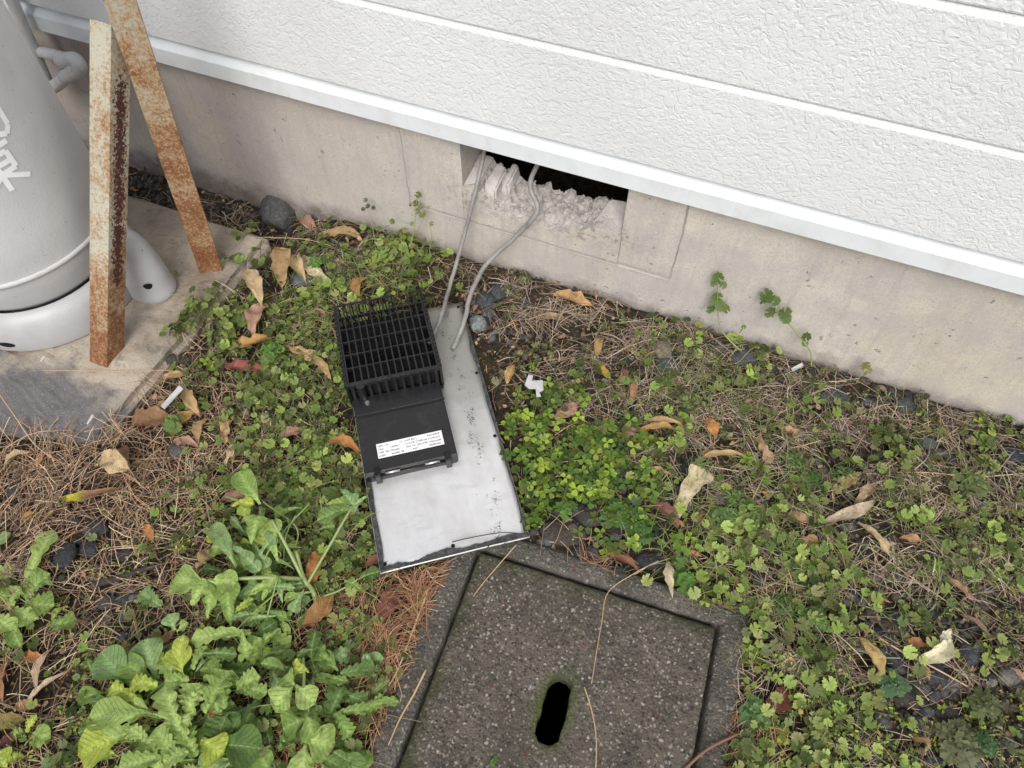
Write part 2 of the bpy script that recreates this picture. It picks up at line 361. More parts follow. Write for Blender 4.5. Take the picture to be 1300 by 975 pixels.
rg = s.ramp(n, [(.3, .26), (.7, .45)])
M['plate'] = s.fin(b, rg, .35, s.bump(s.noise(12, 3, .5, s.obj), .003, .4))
s = NT('foam_gasket'); M['gasket'] = s.fin(s.mix((.05, .052, .055), (.11, .11, .11), s.ramp(s.noise(70, 4), [(.45, 0.), (.65, 1.)])), .9, 0, s.bump(s.noise(400, 3), .002), .1)
s = NT('sticker_white'); M['sticker'] = s.fin((.80, .80, .80), .35)
s = NT('sticker_ink'); M['ink'] = s.fin((.06, .06, .065), .5)
s = NT('bright_metal'); M['bright'] = s.fin((.75, .74, .72), .3, .9)
s = NT('cable_grey'); M['cable'] = s.fin(s.mix((.33, .315, .30), (.20, .185, .17), s.ramp(s.noise(50, 6, .75, s.mapv((1, 1, .4))), [(.42, 0.), (.66, 1.)])), .55, 0, s.bump(s.noise(150, 3), .001))
s = NT('white_scrap'); M['scrap'] = s.fin(s.mix((.56, .57, .58), (.42, .41, .40), s.noise(90, 3)), .6)
s = NT('dark_bark'); M['bark'] = s.fin(s.mix((.07, .05, .045), (.025, .02, .018), s.noise(80, 5)), .85, 0, s.bump(s.noise(120, 5), .004))

# ------------------------------------------------------------------ ground
LU = Vector((.9975, .0702, 0)); LV = Vector((-.0702, .9975, 0))       # lid axes
LC = Vector((-.284, .509, 0)) + LU * .245 - LV * .245                  # lid centre
UNIT = .245
def in_basin(x, y, m=0.):
    d = Vector((x, y, 0)) - LC; return abs(d @ LU) < UNIT + .058 + m and abs(d @ LV) < UNIT + .05 + m
SLAB = [(-2.6, 1.075), (-1.135, 1.075), (-1.135, .405), (-1.36, .345), (-1.60, .29), (-2.6, .02)]
def in_slab(x, y, m=0.):
    if x > -1.135 + m or y > 1.075 + m: return False
    return y > .405 - m + (x + 1.135) * .26
def gh(x, y):
    h = .010 * nz(x, y, 3.1, 3) + .006 * nz(x, y, 11, 9) - .002
    h += .018 * max(0, 1 - (WALL - y) / .10) if y < WALL else 0
    k = min(1, max(0, (-1.02 - x) / .15)) * min(1, max(0, (y - .98) / .08)); h -= .055 * k
    k = min(1, max(0, (-1.02 - x) / .2)); h += .012 * k * (1 if y < .98 else 0)
    if x > -1.16 and y < 1.05: h += .034 * max(0, 1 - abs(x + 1.10) / .11)
    if y < .40 and x < -1.05: h += .026 * max(0, 1 - abs(y - (.37 + (x + 1.135) * .26)) / .10)
    return h
def sh(x, y):
    return .060 if in_slab(x, y) else gh(x, y)
def axis(a, b, c, d, step):
    mid = np.arange(a, b + 1e-6, step)
    lo = a - np.geomspace(step * 2, a - c, 18); hi = b + np.geomspace(step * 2, d - b, 18)
    return np.concatenate([lo[::-1], mid, hi])
xs = axis(-2.0, 1.0, -30, 30, .0075); ys = axis(-.4, 1.32, -30, 30, .0075)
GX, GY = np.meshgrid(xs, ys)
gz = np.empty(GX.shape)
for j in range(GX.shape[0]):
    for i in range(GX.shape[1]):
        x, y = GX[j, i], GY[j, i]
        if in_basin(x, y, -.012): gz[j, i] = -.34; continue
        gz[j, i] = gh(x, y) + (.004 * nz(x, y, 45, 5) + .003 * nz(x, y, 110, 2) if -2 < x < 1 and -.4 < y < 1.3 else 0)
nx, ny = len(xs), len(ys); idx = np.arange(nx * ny).reshape(ny, nx)
Fq = np.stack([idx[:-1, :-1], idx[:-1, 1:], idx[1:, 1:], idx[1:, :-1]], -1).reshape(-1, 4)
g = link('ground', mesh_np('ground', np.stack([GX, GY, gz], -1).reshape(-1, 3), Fq), M['soil'])
tag(g, 'dark soil of the yard strip beside the house', kind='structure')

# ------------------------------------------------------------------ house
house = empty('house', (0, WALL, 0), 'white house wall with embossed horizontal siding over a beige concrete foundation', 'house')
def hpart(name, bm, mat, smooth=False, parent=None):
    me = bm_mesh(name, bm, smooth); o = link(name, me, mat, parent or house)
    o.location = (0, 0, 0) if parent else (0, -WALL, 0); return o
OX0, OX1 = -.647, -.243
bm = bmesh.new()
X0, X1, T = -6, 6, .115
for (a, b_, z0, z1) in ((X0, OX0, -.4, .50), (OX1, X1, -.4, .50), (OX0, OX1, -.4, .145)):
    box(bm, a, b_, WALL, WALL + T, z0, z1)
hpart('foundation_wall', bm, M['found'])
bm = bmesh.new()   # trowelled patch round the opening, a little proud
for (a, b_, z0, z1) in ((-.80, OX0 + .002, .145, .498), (OX1 - .002, -.112, .155, .498)):
    box(bm, a, b_, WALL - .003, WALL + .01, z0, z1, .0012)
zs = [(.140, .192)]
seg = 26; prev = None
for k in range(seg + 1):
    x = OX0 + (OX1 - OX0) * k / seg
    top = .25 - .060 * math.sin(math.pi * min(1, max(0, (k / seg - .10) / .72))) ** .6 + .010 * nz(x, 1, 30, 4)
    row = [bm.verts.new((x, WALL - .003, .146)), bm.verts.new((x, WALL - .003, top)), bm.verts.new((x, WALL + .03, top + .002)), bm.verts.new((x, WALL + .01, .146))]
    if prev:
        for a in range(4): bm.faces.new((prev[a], row[a], row[(a + 1) % 4], prev[(a + 1) % 4]))
    prev = row
bmesh.ops.recalc_face_normals(bm, faces=bm.faces)
hpart('mortar_patch', bm, M['found'])
# lower course line
bm = bmesh.new(); box(bm, -.795, -.115, WALL - .0032, WALL + .01, .1385, .1430, .0012); hpart('mortar_ridge', bm, M['found'])
# broken concrete heaped in the opening
N1, N2 = 110, 56; V = []
for j in range(N2 + 1):
    for i in range(N1 + 1):
        x = OX0 + .002 + (OX1 - OX0 - .004) * i / N1; t = j / N2; y = WALL + .002 + t * .20
        u = i / N1
        front = .25 - .060 * math.sin(math.pi * min(1, max(0, (u - .10) / .72))) ** .6
        z = front + (.044 * t ** .8 if t < .45 else .044 * .45 ** .8 - (t - .45) * .7) * (1.2 - .7 * u) - .006 + (.25 - front) * min(1, t * 1.6)
        a = 1 if t > .05 else .3
        cell = noise.cell(Vector((x * 55 + nz(x, y, 30, 5) * 1.2, y * 45, 3.)))
        z += a * (.012 * nz(x, y, 26, 1) + .010 * (cell - .5) * min(1, t * 4) + .008 * abs(nz(x, y, 60, 6)) + .007 * nz(x, y, 120, 8) + .005 * nz(x, y, 240, 3))
        V.append((x + .004 * nz(x, y, 90, 11), y + .006 * nz(x, y, 80, 12), z))
idx = np.arange((N1 + 1) * (N2 + 1)).reshape(N2 + 1, N1 + 1)
Fq = np.stack([idx[:-1, :-1], idx[:-1, 1:], idx[1:, 1:], idx[1:, :-1]], -1).reshape(-1, 4)
o = link('broken_concrete', mesh_np('broken_concrete', V, Fq, smooth=False), M['rubble'], house); o.location = (0, -WALL, 0)
_rr = random.Random(3); bm = bmesh.new()      # loose crumbs of broken concrete lying on the heap
for k in range(230):
    p_ = V[_rr.randint(1, int(N2 * .42)) * (N1 + 1) + _rr.randint(14, N1 - 6)]
    sz = .0018 + .0055 * _rr.random() ** 2.2; r_ = bmesh.ops.create_icosphere(bm, subdivisions=1, radius=sz)
    off = Vector(p_) + Vector((0, 0, sz * .25)); rs = _rr.uniform(0, 99)
    for v in r_['verts']: v.co = off + Vector((v.co.x * 1.3, v.co.y, v.co.z * .7)) * (1 + .8 * noise.noise(v.co * (1.0 / sz) + Vector((rs, 0, 0))))
_o = hpart('concrete_crumbs', bm, M['rubble']); _o['kind'] = 'stuff'
def chunk(pts, top_pts):
    bm = bmesh.new(); a = [bm.verts.new(p) for p in pts]; b = [bm.verts.new(p) for p in top_pts]; n = len(pts)
    bm.faces.new(a[::-1]); bm.faces.new(b)
    for i in range(n): bm.faces.new((a[i], a[(i + 1) % n], b[(i + 1) % n], b[i]))
    bmesh.ops.bevel(bm, geom=list(bm.edges), offset=.004, segments=2, affect='EDGES')
    bmesh.ops.subdivide_edges(bm, edges=bm.edges, cuts=2, use_grid_fill=True)
    for v in bm.verts: v.co += Vector((nz(v.co.x, v.co.z, 60, 1), nz(v.co.y, v.co.z, 60, 2), nz(v.co.x, v.co.y, 60, 3))) * .0035
    bmesh.ops.recalc_face_normals(bm, faces=bm.faces)
    hpart('concrete_chunk', bm, M['chunk'])
chunk([(-.6465, 1.256, .19), (-.603, 1.256, .19), (-.603, 1.355, .19), (-.6465, 1.355, .19)], [(-.6465, 1.256, .254), (-.606, 1.262, .252), (-.606, 1.355, .272), (-.6465, 1.355, .275)])
chunk([(-.600, 1.258, .18), (-.564, 1.262, .18), (-.560, 1.355, .2), (-.598, 1.355, .2)], [(-.596, 1.268, .262), (-.570, 1.272, .244), (-.568, 1.335, .268), (-.592, 1.335, .276)])
chunk([(-.563, 1.28, .2), (-.540, 1.285, .2), (-.530, 1.36, .2), (-.558, 1.36, .2)], [(-.560, 1.290, .258), (-.546, 1.294, .252), (-.540, 1.345, .276), (-.553, 1.345, .282)])
chunk([(-.322, 1.258, .19), (-.245, 1.258, .19), (-.245, 1.34, .2), (-.322, 1.34, .2)], [(-.318, 1.262, .246), (-.245, 1.262, .250), (-.245, 1.325, .274), (-.298, 1.325, .270)])
bm = bmesh.new()  # crawl space behind: timber and concrete, shade put into their near-black colour
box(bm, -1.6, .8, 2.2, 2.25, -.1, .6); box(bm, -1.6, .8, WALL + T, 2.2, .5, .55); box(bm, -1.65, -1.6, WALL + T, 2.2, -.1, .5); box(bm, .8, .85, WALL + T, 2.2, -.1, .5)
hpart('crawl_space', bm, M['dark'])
# drip trim
bm = bmesh.new(); Yf = 1.213
prof = [(WALL - .001, .4045), (Yf + .004, .4040), (Yf, .4055), (Yf, .4450), (Yf + .002, .4475), (Yf + .020, .4615), (Yf + .022, .4640), (Yf + .030, .464), (Yf + .030, .52), (WALL - .001, .52)]
vs = [[bm.verts.new((x, y, z)) for (y, z) in prof] for x in (X0, X1)]
for i in range(len(prof)): bm.faces.new((vs[0][i], vs[0][(i + 1) % len(prof)], vs[1][(i + 1) % len(prof)], vs[1][i]))
bmesh.ops.recalc_face_normals(bm, faces=bm.faces)
hpart('drip_trim', bm, M['trim'])
# siding boards
SF = 1.216; z = .4725; bi = 0
board_me = None
for k in range(12):
    z0 = z if k == 0 else .680 + .202 * (k - 1); z1 = .680 + .202 * k
    bm = bmesh.new()
    prof = [(WALL + .02, z0 + .001), (SF + .0052, z0 + .0004), (SF + .001, z0 + .003), (SF, z0 + .006), (SF, z1 - .0115), (SF + .0008, z1 - .0095), (SF + .0054, z1), (WALL + .02, z1)]
    if k == 0: prof = [(WALL + .02, z0), (SF + .003, z0), (SF, z0 + .003)] + prof[4:]
    vs = [[bm.verts.new((x, y, zz)) for (y, zz) in prof] for x in (X0, X1)]
    n = len(prof)
    for i in range(n): bm.faces.new((vs[0][i], vs[0][(i + 1) % n], vs[1][(i + 1) % n], vs[1][i]))
    bm.faces.new(vs[0]); bm.faces.new(vs[1][::-1]); bmesh.ops.recalc_face_normals(bm, faces=bm.faces)
    hpart('siding_board', bm, M['siding'])

# ------------------------------------------------------------------ concrete slab under the gas cylinder
bm = bmesh.new(); prism(bm, SLAB, -.08, .058)
bmesh.ops.bevel(bm, geom=[e for e in bm.edges if min(v.co.z for v in e.verts) > 0 or max(v.co.x for v in e.verts) > -1.4 and abs(e.verts[0].co.z - e.verts[1].co.z) > .05], offset=.016, segments=4, affect='EDGES')
me = bm_mesh('concrete_slab', bm, False); slab = link('concrete_slab', me, M['slab'])
tag(slab, 'stained concrete slab under the gas cylinder, its corner worn and partly overgrown', 'slab')
sub = slab.modifiers.new('s', 'SUBSURF'); sub.subdivision_type = 'SIMPLE'; sub.levels = sub.render_levels = 5
tx = bpy.data.textures.new('slab_clouds', 'CLOUDS'); tx.noise_scale = .09; tx.noise_depth = 4
dm = slab.modifiers.new('d', 'DISPLACE'); dm.texture = tx; dm.strength = .016
tx2 = bpy.data.textures.new('slab_chips', 'CLOUDS'); tx2.noise_scale = .018; tx2.noise_depth = 3
dm2 = slab.modifiers.new('d2', 'DISPLACE'); dm2.texture = tx2; dm2.strength = .007; dm2.texture_coords = 'GLOBAL'; dm2.mid_level = .5
dm; dm.mid_level = .5; dm.texture_coords = 'GLOBAL'

# ------------------------------------------------------------------ catch basin frame and lid
bm = bmesh.new()
def rrect(a, b, r, n=5):
    out = []
    for cx, cy, s0 in ((a - r, b - r, 0), (-a + r, b - r, 90), (-a + r, -b + r, 180), (a - r, -b + r, 270)):
        for k in range(n + 1):
            t = R(s0 + 90 * k / n); out.append((cx + r * math.cos(t), cy + r * math.sin(t)))
    return out
def res(poly, d=.012):
    out = []
    for (x0, y0), (x1, y1) in zip(poly, poly[1:] + poly[:1]):
        n = max(1, int(math.hypot(x1 - x0, y1 - y0) / d))
        out += [(x0 + (x1 - x0) * k / n, y0 + (y1 - y0) * k / n) for k in range(n)]
    return out
outer = res(rrect(UNIT + .058, UNIT + .05, .022)); 
def innerpt(x, y, g=.0045):
    a = UNIT + g; m = max(abs(x) / (UNIT + .058), abs(y) / (UNIT + .05)); return (max(-a, min(a, x / m * 1.0)), max(-a, min(a, y / m)))
rings = []
for (f, z, inn) in ((0, -.12, 0), (0, .006, 0), (.18, .012, 0), (.5, .0125, 0), (.9, .012, 0), (1, .008, 1), (1, -.14, 1)):
    ring = []
    for (x, y) in outer:
        ix, iy = innerpt(x, y); px, py = x + (ix - x) * f, y + (iy - y) * f
        wob = .0022 * nz(px, py, 40, 2) + .0015 * nz(px, py, 100, 5)
        ring.append(bm.verts.new((px + wob, py + .002 * nz(px, py, 40, 7), z + (.0022 * nz(px, py, 55, 8) + .0015 * nz(px, py, 20, 3) if z > 0 else 0))))
    rings.append(ring)
for a, b_ in zip(rings, rings[1:]):
    n = len(a)
    for k in range(n): bm.faces.new((a[k], a[(k + 1) % n], b_[(k + 1) % n], b_[k]))
bmesh.ops.recalc_face_normals(bm, faces=bm.faces)
fr = link('catch_basin', bm_mesh('catch_basin', bm, True), M['frame'])
fr.location = LC; fr.rotation_euler = (0, 0, math.atan2(LU.y, LU.x))
tag(fr, 'square weathered concrete frame set in the ground around the lid', 'basin frame')
# lid grid with the hand hole
a = UNIT - .0035; n = 170; xs = np.linspace(-a, a, n); V = []; hole = set()
HC = (-.012, .002); HR, HL = .0225, .040
def stad(x, y):
    dx, dy = x - HC[0] + (y - HC[1]) * -.0, y - HC[1]; dy2 = max(0, abs(dy) - HL); return math.hypot(dx, dy2) - HR - .0034 * nz(x, y, 60, 3) - .002 * nz(x, y, 170, 5), dx, dy
for j in range(n):
    for i in range(n):
        x, y = xs[i], xs[j]; sdv, dx, dy = stad(x, y)
        e = min(a - abs(x), a - abs(y)); z = .0135 + .0016 * nz(x, y, 90, 4) + .0013 * nz(x, y, 190, 7) + .003 * nz(x, y, 6, 2)
        z -= .006 * max(0, 1 - e / .009) ** 2 + .005 * max(0, 1 - max(0, sdv) / .012) ** 2
        if e < 1e-6:
            x -= math.copysign(.002 * abs(nz(y, x, 45, 9)), x) if abs(abs(xs[i]) - a) < 1e-6 else 0
            y -= math.copysign(.002 * abs(nz(x, y, 45, 9)), y) if abs(abs(xs[j]) - a) < 1e-6 else 0
        if sdv < 0: hole.add(j * n + i)
        V.append([x, y, z])
F4 = []; edge = {}
for j in range(n - 1):
    for i in range(n - 1):
        q = (j * n + i, j * n + i + 1, (j + 1) * n + i + 1, (j + 1) * n + i)
        if sum(k in hole for k in q) >= 3: continue
        F4.append(q)
        for k in range(4): edge[(q[k], q[(k + 1) % 4])] = 1
bd = [e for e in edge if (e[1], e[0]) not in edge]
low = {}
for e in bd:
    for k in e:
        if k not in low:
            x, y, z = V[k]
            sdv, dx, dy = stad(x, y)
            if abs(sdv) < .006:       # snap to the outline of the hole
                L = Vector((dx, math.copysign(max(0, abs(dy) - HL), dy), 0)); 
                if L.length > 1e-6: L = L.normalized() * sdv; V[k][0] -= L.x; V[k][1] -= L.y
            low[k] = len(V); V.append([V[k][0], V[k][1], -.055])
for (p, q) in bd: F4.append((q, p, low[p], low[q]))
lid = link('basin_lid', mesh_np('basin_lid', V, F4), M['lid']); lid.location = LC; lid.rotation_euler = fr.rotation_euler
tag(lid, 'mossy exposed-aggregate concrete lid with a slot-shaped hand hole', 'lid')
bm = bmesh.new(); box(bm, -.24, .24, -.24, .24, -.335, -.33); o = link('pit_floor', bm_mesh('pit_floor', bm), M['dark'], fr)  # darkness of the enclosed pit put into the floor colour

# ------------------------------------------------------------------ gas cylinder
TC = Vector((-1.55, .73, .058))
tank = empty('gas_cylinder', TC, 'tall grey gas cylinder with white lettering, standing on the slab at the left edge', 'gas cylinder')
bm = bmesh.new()
RB = .226
lathe(bm, [(.15, .085), (.178, .10), (.196, .125), (.210, .155), (.220, .185), (RB, .222), (RB, 1.22), (.20, 1.30), (.14, 1.36), (.05, 1.385), (.0005, 1.386)], 96)
link('shell', bm_mesh('shell', bm, True), M['tank'], tank)
bm = bmesh.new(); lathe(bm, [(RB - .002, .212), (RB + .0035, .214), (RB + .0045, .219), (RB + .0035, .224), (RB - .002, .226)], 96)
link('weld_band', bm_mesh('weld_band', bm, True), M['weld'], tank)
bm = bmesh.new()
rings = lathe(bm, [(.190, .105), (.206, .098), (.216, .08), (.222, .055), (.222, .006), (.218, .0), (.213, .006), (.213, .055), (.206, .078), (.192, .090)], 128)
hc = P(5, 442, .09) - TC; ha = math.atan2(hc.y, hc.x)
link('foot_ring', bm_mesh('foot_ring', bm, True), M['tankring'], tank)
bm = bmesh.new()   # drain opening: flat dark oval, the hole's inner shade put into its colour
c0 = Vector((math.cos(ha) * .2225, math.sin(ha) * .2225, .030)); tv = Vector((-math.sin(ha), math.cos(ha), 0)); nv = Vector((math.cos(ha), math.sin(ha), 0))
bm2 = []
for k in range(24):
    t = 2 * math.pi * k / 24; u = math.cos(t) * .020; an = ha + u / .2225
    bm2.append(bm.verts.new((math.cos(an) * .2228, math.sin(an) * .2228, .030 + math.sin(t) * .0085)))
bm.faces.new(bm2); link('drain_hole', bm_mesh('drain_hole', bm), M['blackin'], tank)
bm = bmesh.new()
lathe(bm, [(.12, 1.33), (.135, 1.40), (.135, 1.52), (.130, 1.53), (.125, 1.52), (.125, 1.40)], 48); link('neck_collar', bm_mesh('neck_collar', bm, True), M['tank'], tank)
# lettering wrapped on the shell: strokes given on a unit square, x right, y up
def hit(px, py):
    d = ray(px, py); o_ = Vector((0, 0, CAM_H)); a_ = d.x ** 2 + d.y ** 2; ox, oy = -TC.x, -TC.y
    b_ = 2 * (d.x * ox + d.y * oy); c_ = ox * ox + oy * oy - RB * RB; D = b_ * b_ - 4 * a_ * c_
    t = (-b_ - math.sqrt(max(0, D))) / (2 * a_); return math.atan2(oy + d.y * t, ox + d.x * t), CAM_H + d.z * t - TC.z
def strokes(name, cx, cy, S, lines, wd):
    a0, z0 = hit(cx, cy); bm = bmesh.new(); Rr = RB + .0008
    for (x0, y0, x1, y1) in lines:
        L = math.hypot(x1 - x0, y1 - y0); n_ = max(2, int(L * 10)); ux, uy = (x1 - x0) / L, (y1 - y0) / L; prev = None
        for k in range(n_ + 1):
            x = x0 + (x1 - x0) * k / n_; y = y0 + (y1 - y0) * k / n_; row = []
            for sgn in (-1, 1):
                X = (x - uy * wd / 2 * sgn) * S; Z = (y + ux * wd / 2 * sgn) * S
                row.append(bm.verts.new((Rr * math.cos(a0 + X / Rr), Rr * math.sin(a0 + X / Rr), z0 + Z)))
            if prev: bm.faces.new((prev[0], row[0], row[1], prev[1]))
            prev = row
        Rr += .0001
    return link(name, bm_mesh(name, bm), M['letter'], tank)
HIGASHI = [(-.42, .34, .42, .34), (0, .5, 0, -.5), (-.3, .2, .3, .2), (-.3, .02, .3, .02), (-.3, -.14, .3, -.14), (-.3, .2, -.3, -.14), (.3, .2, .3, -.14), (0, -.14, -.42, -.44), (0, -.14, .44, -.42)]
strokes('lettering', -4, 214, .105, HIGASHI, .10)
strokes('lettering', -22, 152, .105, [(-.1, .5, -.1, .1), (-.4, .3, .35, .3), (.35, .3, .33, -.3), (.33, -.3, .22, -.42), (.22, -.42, .1, -.36), (-.1, .1, -.42, -.42)], .10)

# grey pipe with elbows behind the cylinder
bm = bmesh.new(); Yp = 1.19
A, B, C_, D_ = W(15, 0, Yp), W(64, 112, Yp - .01), W(98, 86, Yp - .03), W(38, 62, Yp + .01)
top = Vector((B.x + .0, B.y, 1.4))
tube(bm, smooth_path([A + (A - B) * 2.0, A, A.lerp(B, .75), B], 8), .0145, 14)
pp = link('gas_pipe', None or bm_mesh('gas_pipe', bm, True), M['pipe'])
tag(pp, 'light grey pipe with white elbow joints between the gas cylinder and the wall', 'pipe')
bm = bmesh.new(); tube(bm, smooth_path([B + Vector((-.015, 0, .03)), B, C_, ], 8), .0165, 14); link('elbow', bm_mesh('elbow', bm, True), M['pipe'], pp)
bm = bmesh.new(); tube(bm, smooth_path([B.lerp(C_, .55), C_ + Vector((.004, 0, -.004)), C_ + Vector((0, .005, .02)), C_.lerp(D_, .35)], 8), .0175, 16); link('elbow', bm_mesh('elbow', bm, True), M['pipe'], pp)
bm = bmesh.new(); tube(bm, [C_ + Vector((-.01, .01, .012)), D_, D_ + (D_ - C_) * 2.5], .0145, 14); link('branch_pipe', bm_mesh('branch_pipe', bm, True), M['pipe'], pp)

# pale hood with a hole, between the two steel legs
bm = bmesh.new()
hb = P(186, 384, .06); hood_base = hb + Vector((-.015, .045, 0))
prof = []
for k in range(15):
    t = k / 14; ang = t * math.pi / 2
    prof.append((.060 * math.cos(ang) ** .62 + .0001, .190 * math.sin(ang)))
prof[0] = (.058, 0); prof.insert(1, (.063, .012))
lathe(bm, prof, 40)
for v in bm.verts: v.co.y *= .85
hood = link('vent_hood', bm_mesh('vent_hood', bm, True), M['tankring']); hood.location = (hood_base.x, hood_base.y, .058)
tag(hood, 'smooth pale grey rounded hood with a hole, on the slab between the rusty legs', 'vent hood')
bm = bmesh.new(); r0 = []
for k in range(20):
    t = 2 * math.pi * k / 20; r0.append((.011 * math.cos(t) * (1 + .1 * math.sin(3 * t)), .009 * math.sin(t)))
def hood_surf(u, z):
    # front surface point of the hood at sideways offset u and height z
    s_ = min(.999, z / .190); ang = math.asin(s_); rr = .060 * math.cos(ang) ** .62
    uu = max(-rr * .95, min(rr * .95, u)); d = math.sqrt(rr * rr - uu * uu)
    dirx, diry = .55, -.84; rx, ry = .84, .55
    return Vector((dirx * d + rx * uu, (diry * d + ry * uu) * .85, z))
vs_ = [bm.verts.new(hood_surf(x + .012, .062 + z) + Vector((.55, -.84, .2)) * .0012) for x, z in r0]
bm.faces.new(vs_); link('hood_hole', bm_mesh('hood_hole', bm), M['blackin'], hood)  # flat black disc, shade inside the hole given as colour

# rusty steel stand: angle-iron post and brace
stand = empty('steel_stand', P(265, 348, .058), 'rusty peeling angle-iron stand of two legs beside the gas cylinder', 'stand')
def angle_iron(name, base, topp, face_dir, w1, w2, mat, th=.004, roll=0.):
    """L section; outer corner runs base->top, flanges spread either side of it away from face_dir"""
    ax = (topp - base).normalized(); L = (topp - base).length
    f = (face_dir - ax * (face_dir @ ax)).normalized(); sd_ = ax.cross(f)     # to the left seen from the front
    q = Matrix.Rotation(roll, 3, ax); f = q @ f; sd_ = q @ sd_
    a1 = (sd_ - f).normalized(); a2 = (-sd_ - f).normalized()
    nseg = 14; bm = bmesh.new(); prev = None
    # cross section in (a1,a2): corner 0,0
    sec = [(0, 0), (w1, 0), (w1, th), (th, th), (th, w2), (0, w2)]
    for k in range(nseg + 1):
        z = L * k / nseg
        row = [bm.verts.new((q2 + .0006 * nz(z, q2, 30, 2), p + .0006 * nz(z, p, 30, 5), z)) for p, q2 in sec]
        if prev:
            for i in range(6): bm.faces.new((prev[i], row[i], row[(i + 1) % 6], prev[(i + 1) % 6]))
        else: bm.faces.new(row[::-1])
        prev = row
    bm.faces.new(prev); bmesh.ops.recalc_face_normals(bm, faces=bm.faces)
    me = bm_mesh(name, bm); o = link(name, me, mat, stand)
    m = Matrix((( a2.x, a1.x, ax.x), (a2.y, a1.y, ax.y), (a2.z, a1.z, ax.z))).to_4x4()
    o.matrix_world = Matrix.Translation(base) @ m
    o.parent = stand; o.matrix_parent_inverse = Matrix.Translation(stand.location).inverted()
    return o
pb = P(256, 349, .05); pt = W(131, 0, .955)
toc = Vector((.0, -1, .35))
angle_iron('post', pb + Vector((-.004, .0, 0)), pb + (pt - pb) * 1.3, Vector((.35, -1, .2)), .057, .040, M['post'], .005, R(-34))
bb = P(136, 470, .052); bt = W(141, 32, .955)
angle_iron('brace', bb, bt, Vector((.40, -1, .2)), .050, .050, M['brace'], .005, R(22))

# ------------------------------------------------------------------ vent fan: cover plate with the black fan unit
PU = Vector((.798, .603, 0)).normalized(); PZ = .022
BLp = Vector((-.442, .383, 0))
fan = empty('ventilation_fan', (BLp.x, BLp.y, PZ), 'detached underfloor ventilation fan, black grilled housing on a pale metal cover plate', 'fan', None, math.atan2(PU.y, PU.x))
def fpart(name, bm, mat, smooth=False, parent=None): return link(name, bm_mesh(name, bm, smooth), mat, parent or fan)
PW, PL = .308, .652
bm = bmesh.new(); nu, nv_ = 16, 34
def platez(u, v): return .003 * math.sin(math.pi * u / PW) + .0015 * math.sin(v * 9) + .0012 * nz(u, v, 12, 3)
for zz, flip in ((.0, 0), (-.0035, 1)):
    grid = [[bm.verts.new((PW * i / nu, PL * j / nv_, platez(PW * i / nu, PL * j / nv_) + zz)) for i in range(nu + 1)] for j in range(nv_ + 1)]
    for j in range(nv_):
        for i in range(nu):
            q = (grid[j][i], grid[j][i + 1], grid[j + 1][i + 1], grid[j + 1][i]); bm.faces.new(q[::-1] if flip else q)
    if not flip: g0 = grid
ring = lambda G: [G[0][i] for i in range(nu)] + [G[j][nu] for j in range(nv_)] + [G[nv_][i] for i in range(nu, 0, -1)] + [G[j][0] for j in range(nv_, 0, -1)]
a_, b_ = ring(g0), ring(grid)
for i in range(len(a_)): bm.faces.new((b_[i], b_[(i + 1) % len(a_)], a_[(i + 1) % len(a_)], a_[i]))
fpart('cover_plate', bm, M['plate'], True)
def strip(p0, p1, inward, wmin, wmax, seed, n=60):
    bm = bmesh.new(); prev = None
    for k in range(n + 1):
        t = k / n; x = p0[0] + (p1[0] - p0[0]) * t; y = p0[1] + (p1[1] - p0[1]) * t
        wdt = wmin + (wmax - wmin) * (.5 + .9 * nz(t * 3, seed, 2.2, seed) + .18 * nz(t * 30, seed, 2, seed))
        x2, y2 = x + inward[0] * max(.003, wdt), y + inward[1] * max(.003, wdt)
        z = platez(x, y); row = [bm.verts.new((x, y, z + .0006)), bm.verts.new((x, y, z + .004)), bm.verts.new((x2, y2, z + .0042 + .0008 * nz(t * 40, 0, 3, seed))), bm.verts.new((x2, y2, z + .0006))]
        if prev:
            for i in range(4): bm.faces.new((prev[i], row[i], row[(i + 1) % 4], prev[(i + 1) % 4]))
        prev = row
    bmesh.ops.recalc_face_normals(bm, faces=bm.faces); return bm
for k, (p0, p1, inn, wa, wb) in enumerate((((.001, .0015), (PW - .001, .0015), (0, 1), .003, .015), ((.001, .014), (.001, PL - .002), (1, 0), .006, .013), ((PW - .001, .014), (PW - .001, PL - .002), (-1, 0), .002, .010))):
    fpart('foam_gasket', strip(p0, p1, inn, wa, wb, 3.3 + k * 2.1), M['gasket'])
for (u, v) in ((.012, .018), (.152, .020), (.296, .25), (.297, .640), (.296, .43)):
    bm = bmesh.new(); bmesh.ops.create_circle(bm, cap_ends=True, radius=.0042, segments=14)
    o = fpart('screw_hole', bm, M['blackin']); o.location = (u, v, platez(u, v) + .0008)  # flat disc, its black paints the shade in the hole
# black housing
ZT = .088      # height of the grille above the plate
U0, U1, V0, V1 = .0, .211, .404, .642
HZ = .034
bm = bmesh.new()   # low body with label
prof = [(.205, .002), (.207, .024), (.213, .030), (.350, HZ), (.354, HZ - .003), (.358, HZ + .001), (.402, HZ + .004), (.402, .002)]
for sgn, (ua, ub) in enumerate(((.004, .204),)):
    vs = [[bm.verts.new((u, v, z)) for v, z in prof] for u in (ua, ub)]; n = len(prof)
    for i in range(n): bm.faces.new((vs[0][i], vs[0][(i + 1) % n], vs[1][(i + 1) % n], vs[1][i]))
    bm.faces.new(vs[0]); bm.faces.new(vs[1][::-1])
bmesh.ops.recalc_face_normals(bm, faces=bm.faces)
bmesh.ops.bevel(bm, geom=[e for e in bm.edges if e.verts[0].co.x == e.verts[1].co.x and e.verts[0].co.z > .01], offset=.003, segments=2, affect='EDGES')
hous = fpart('housing', bm, M['black'])
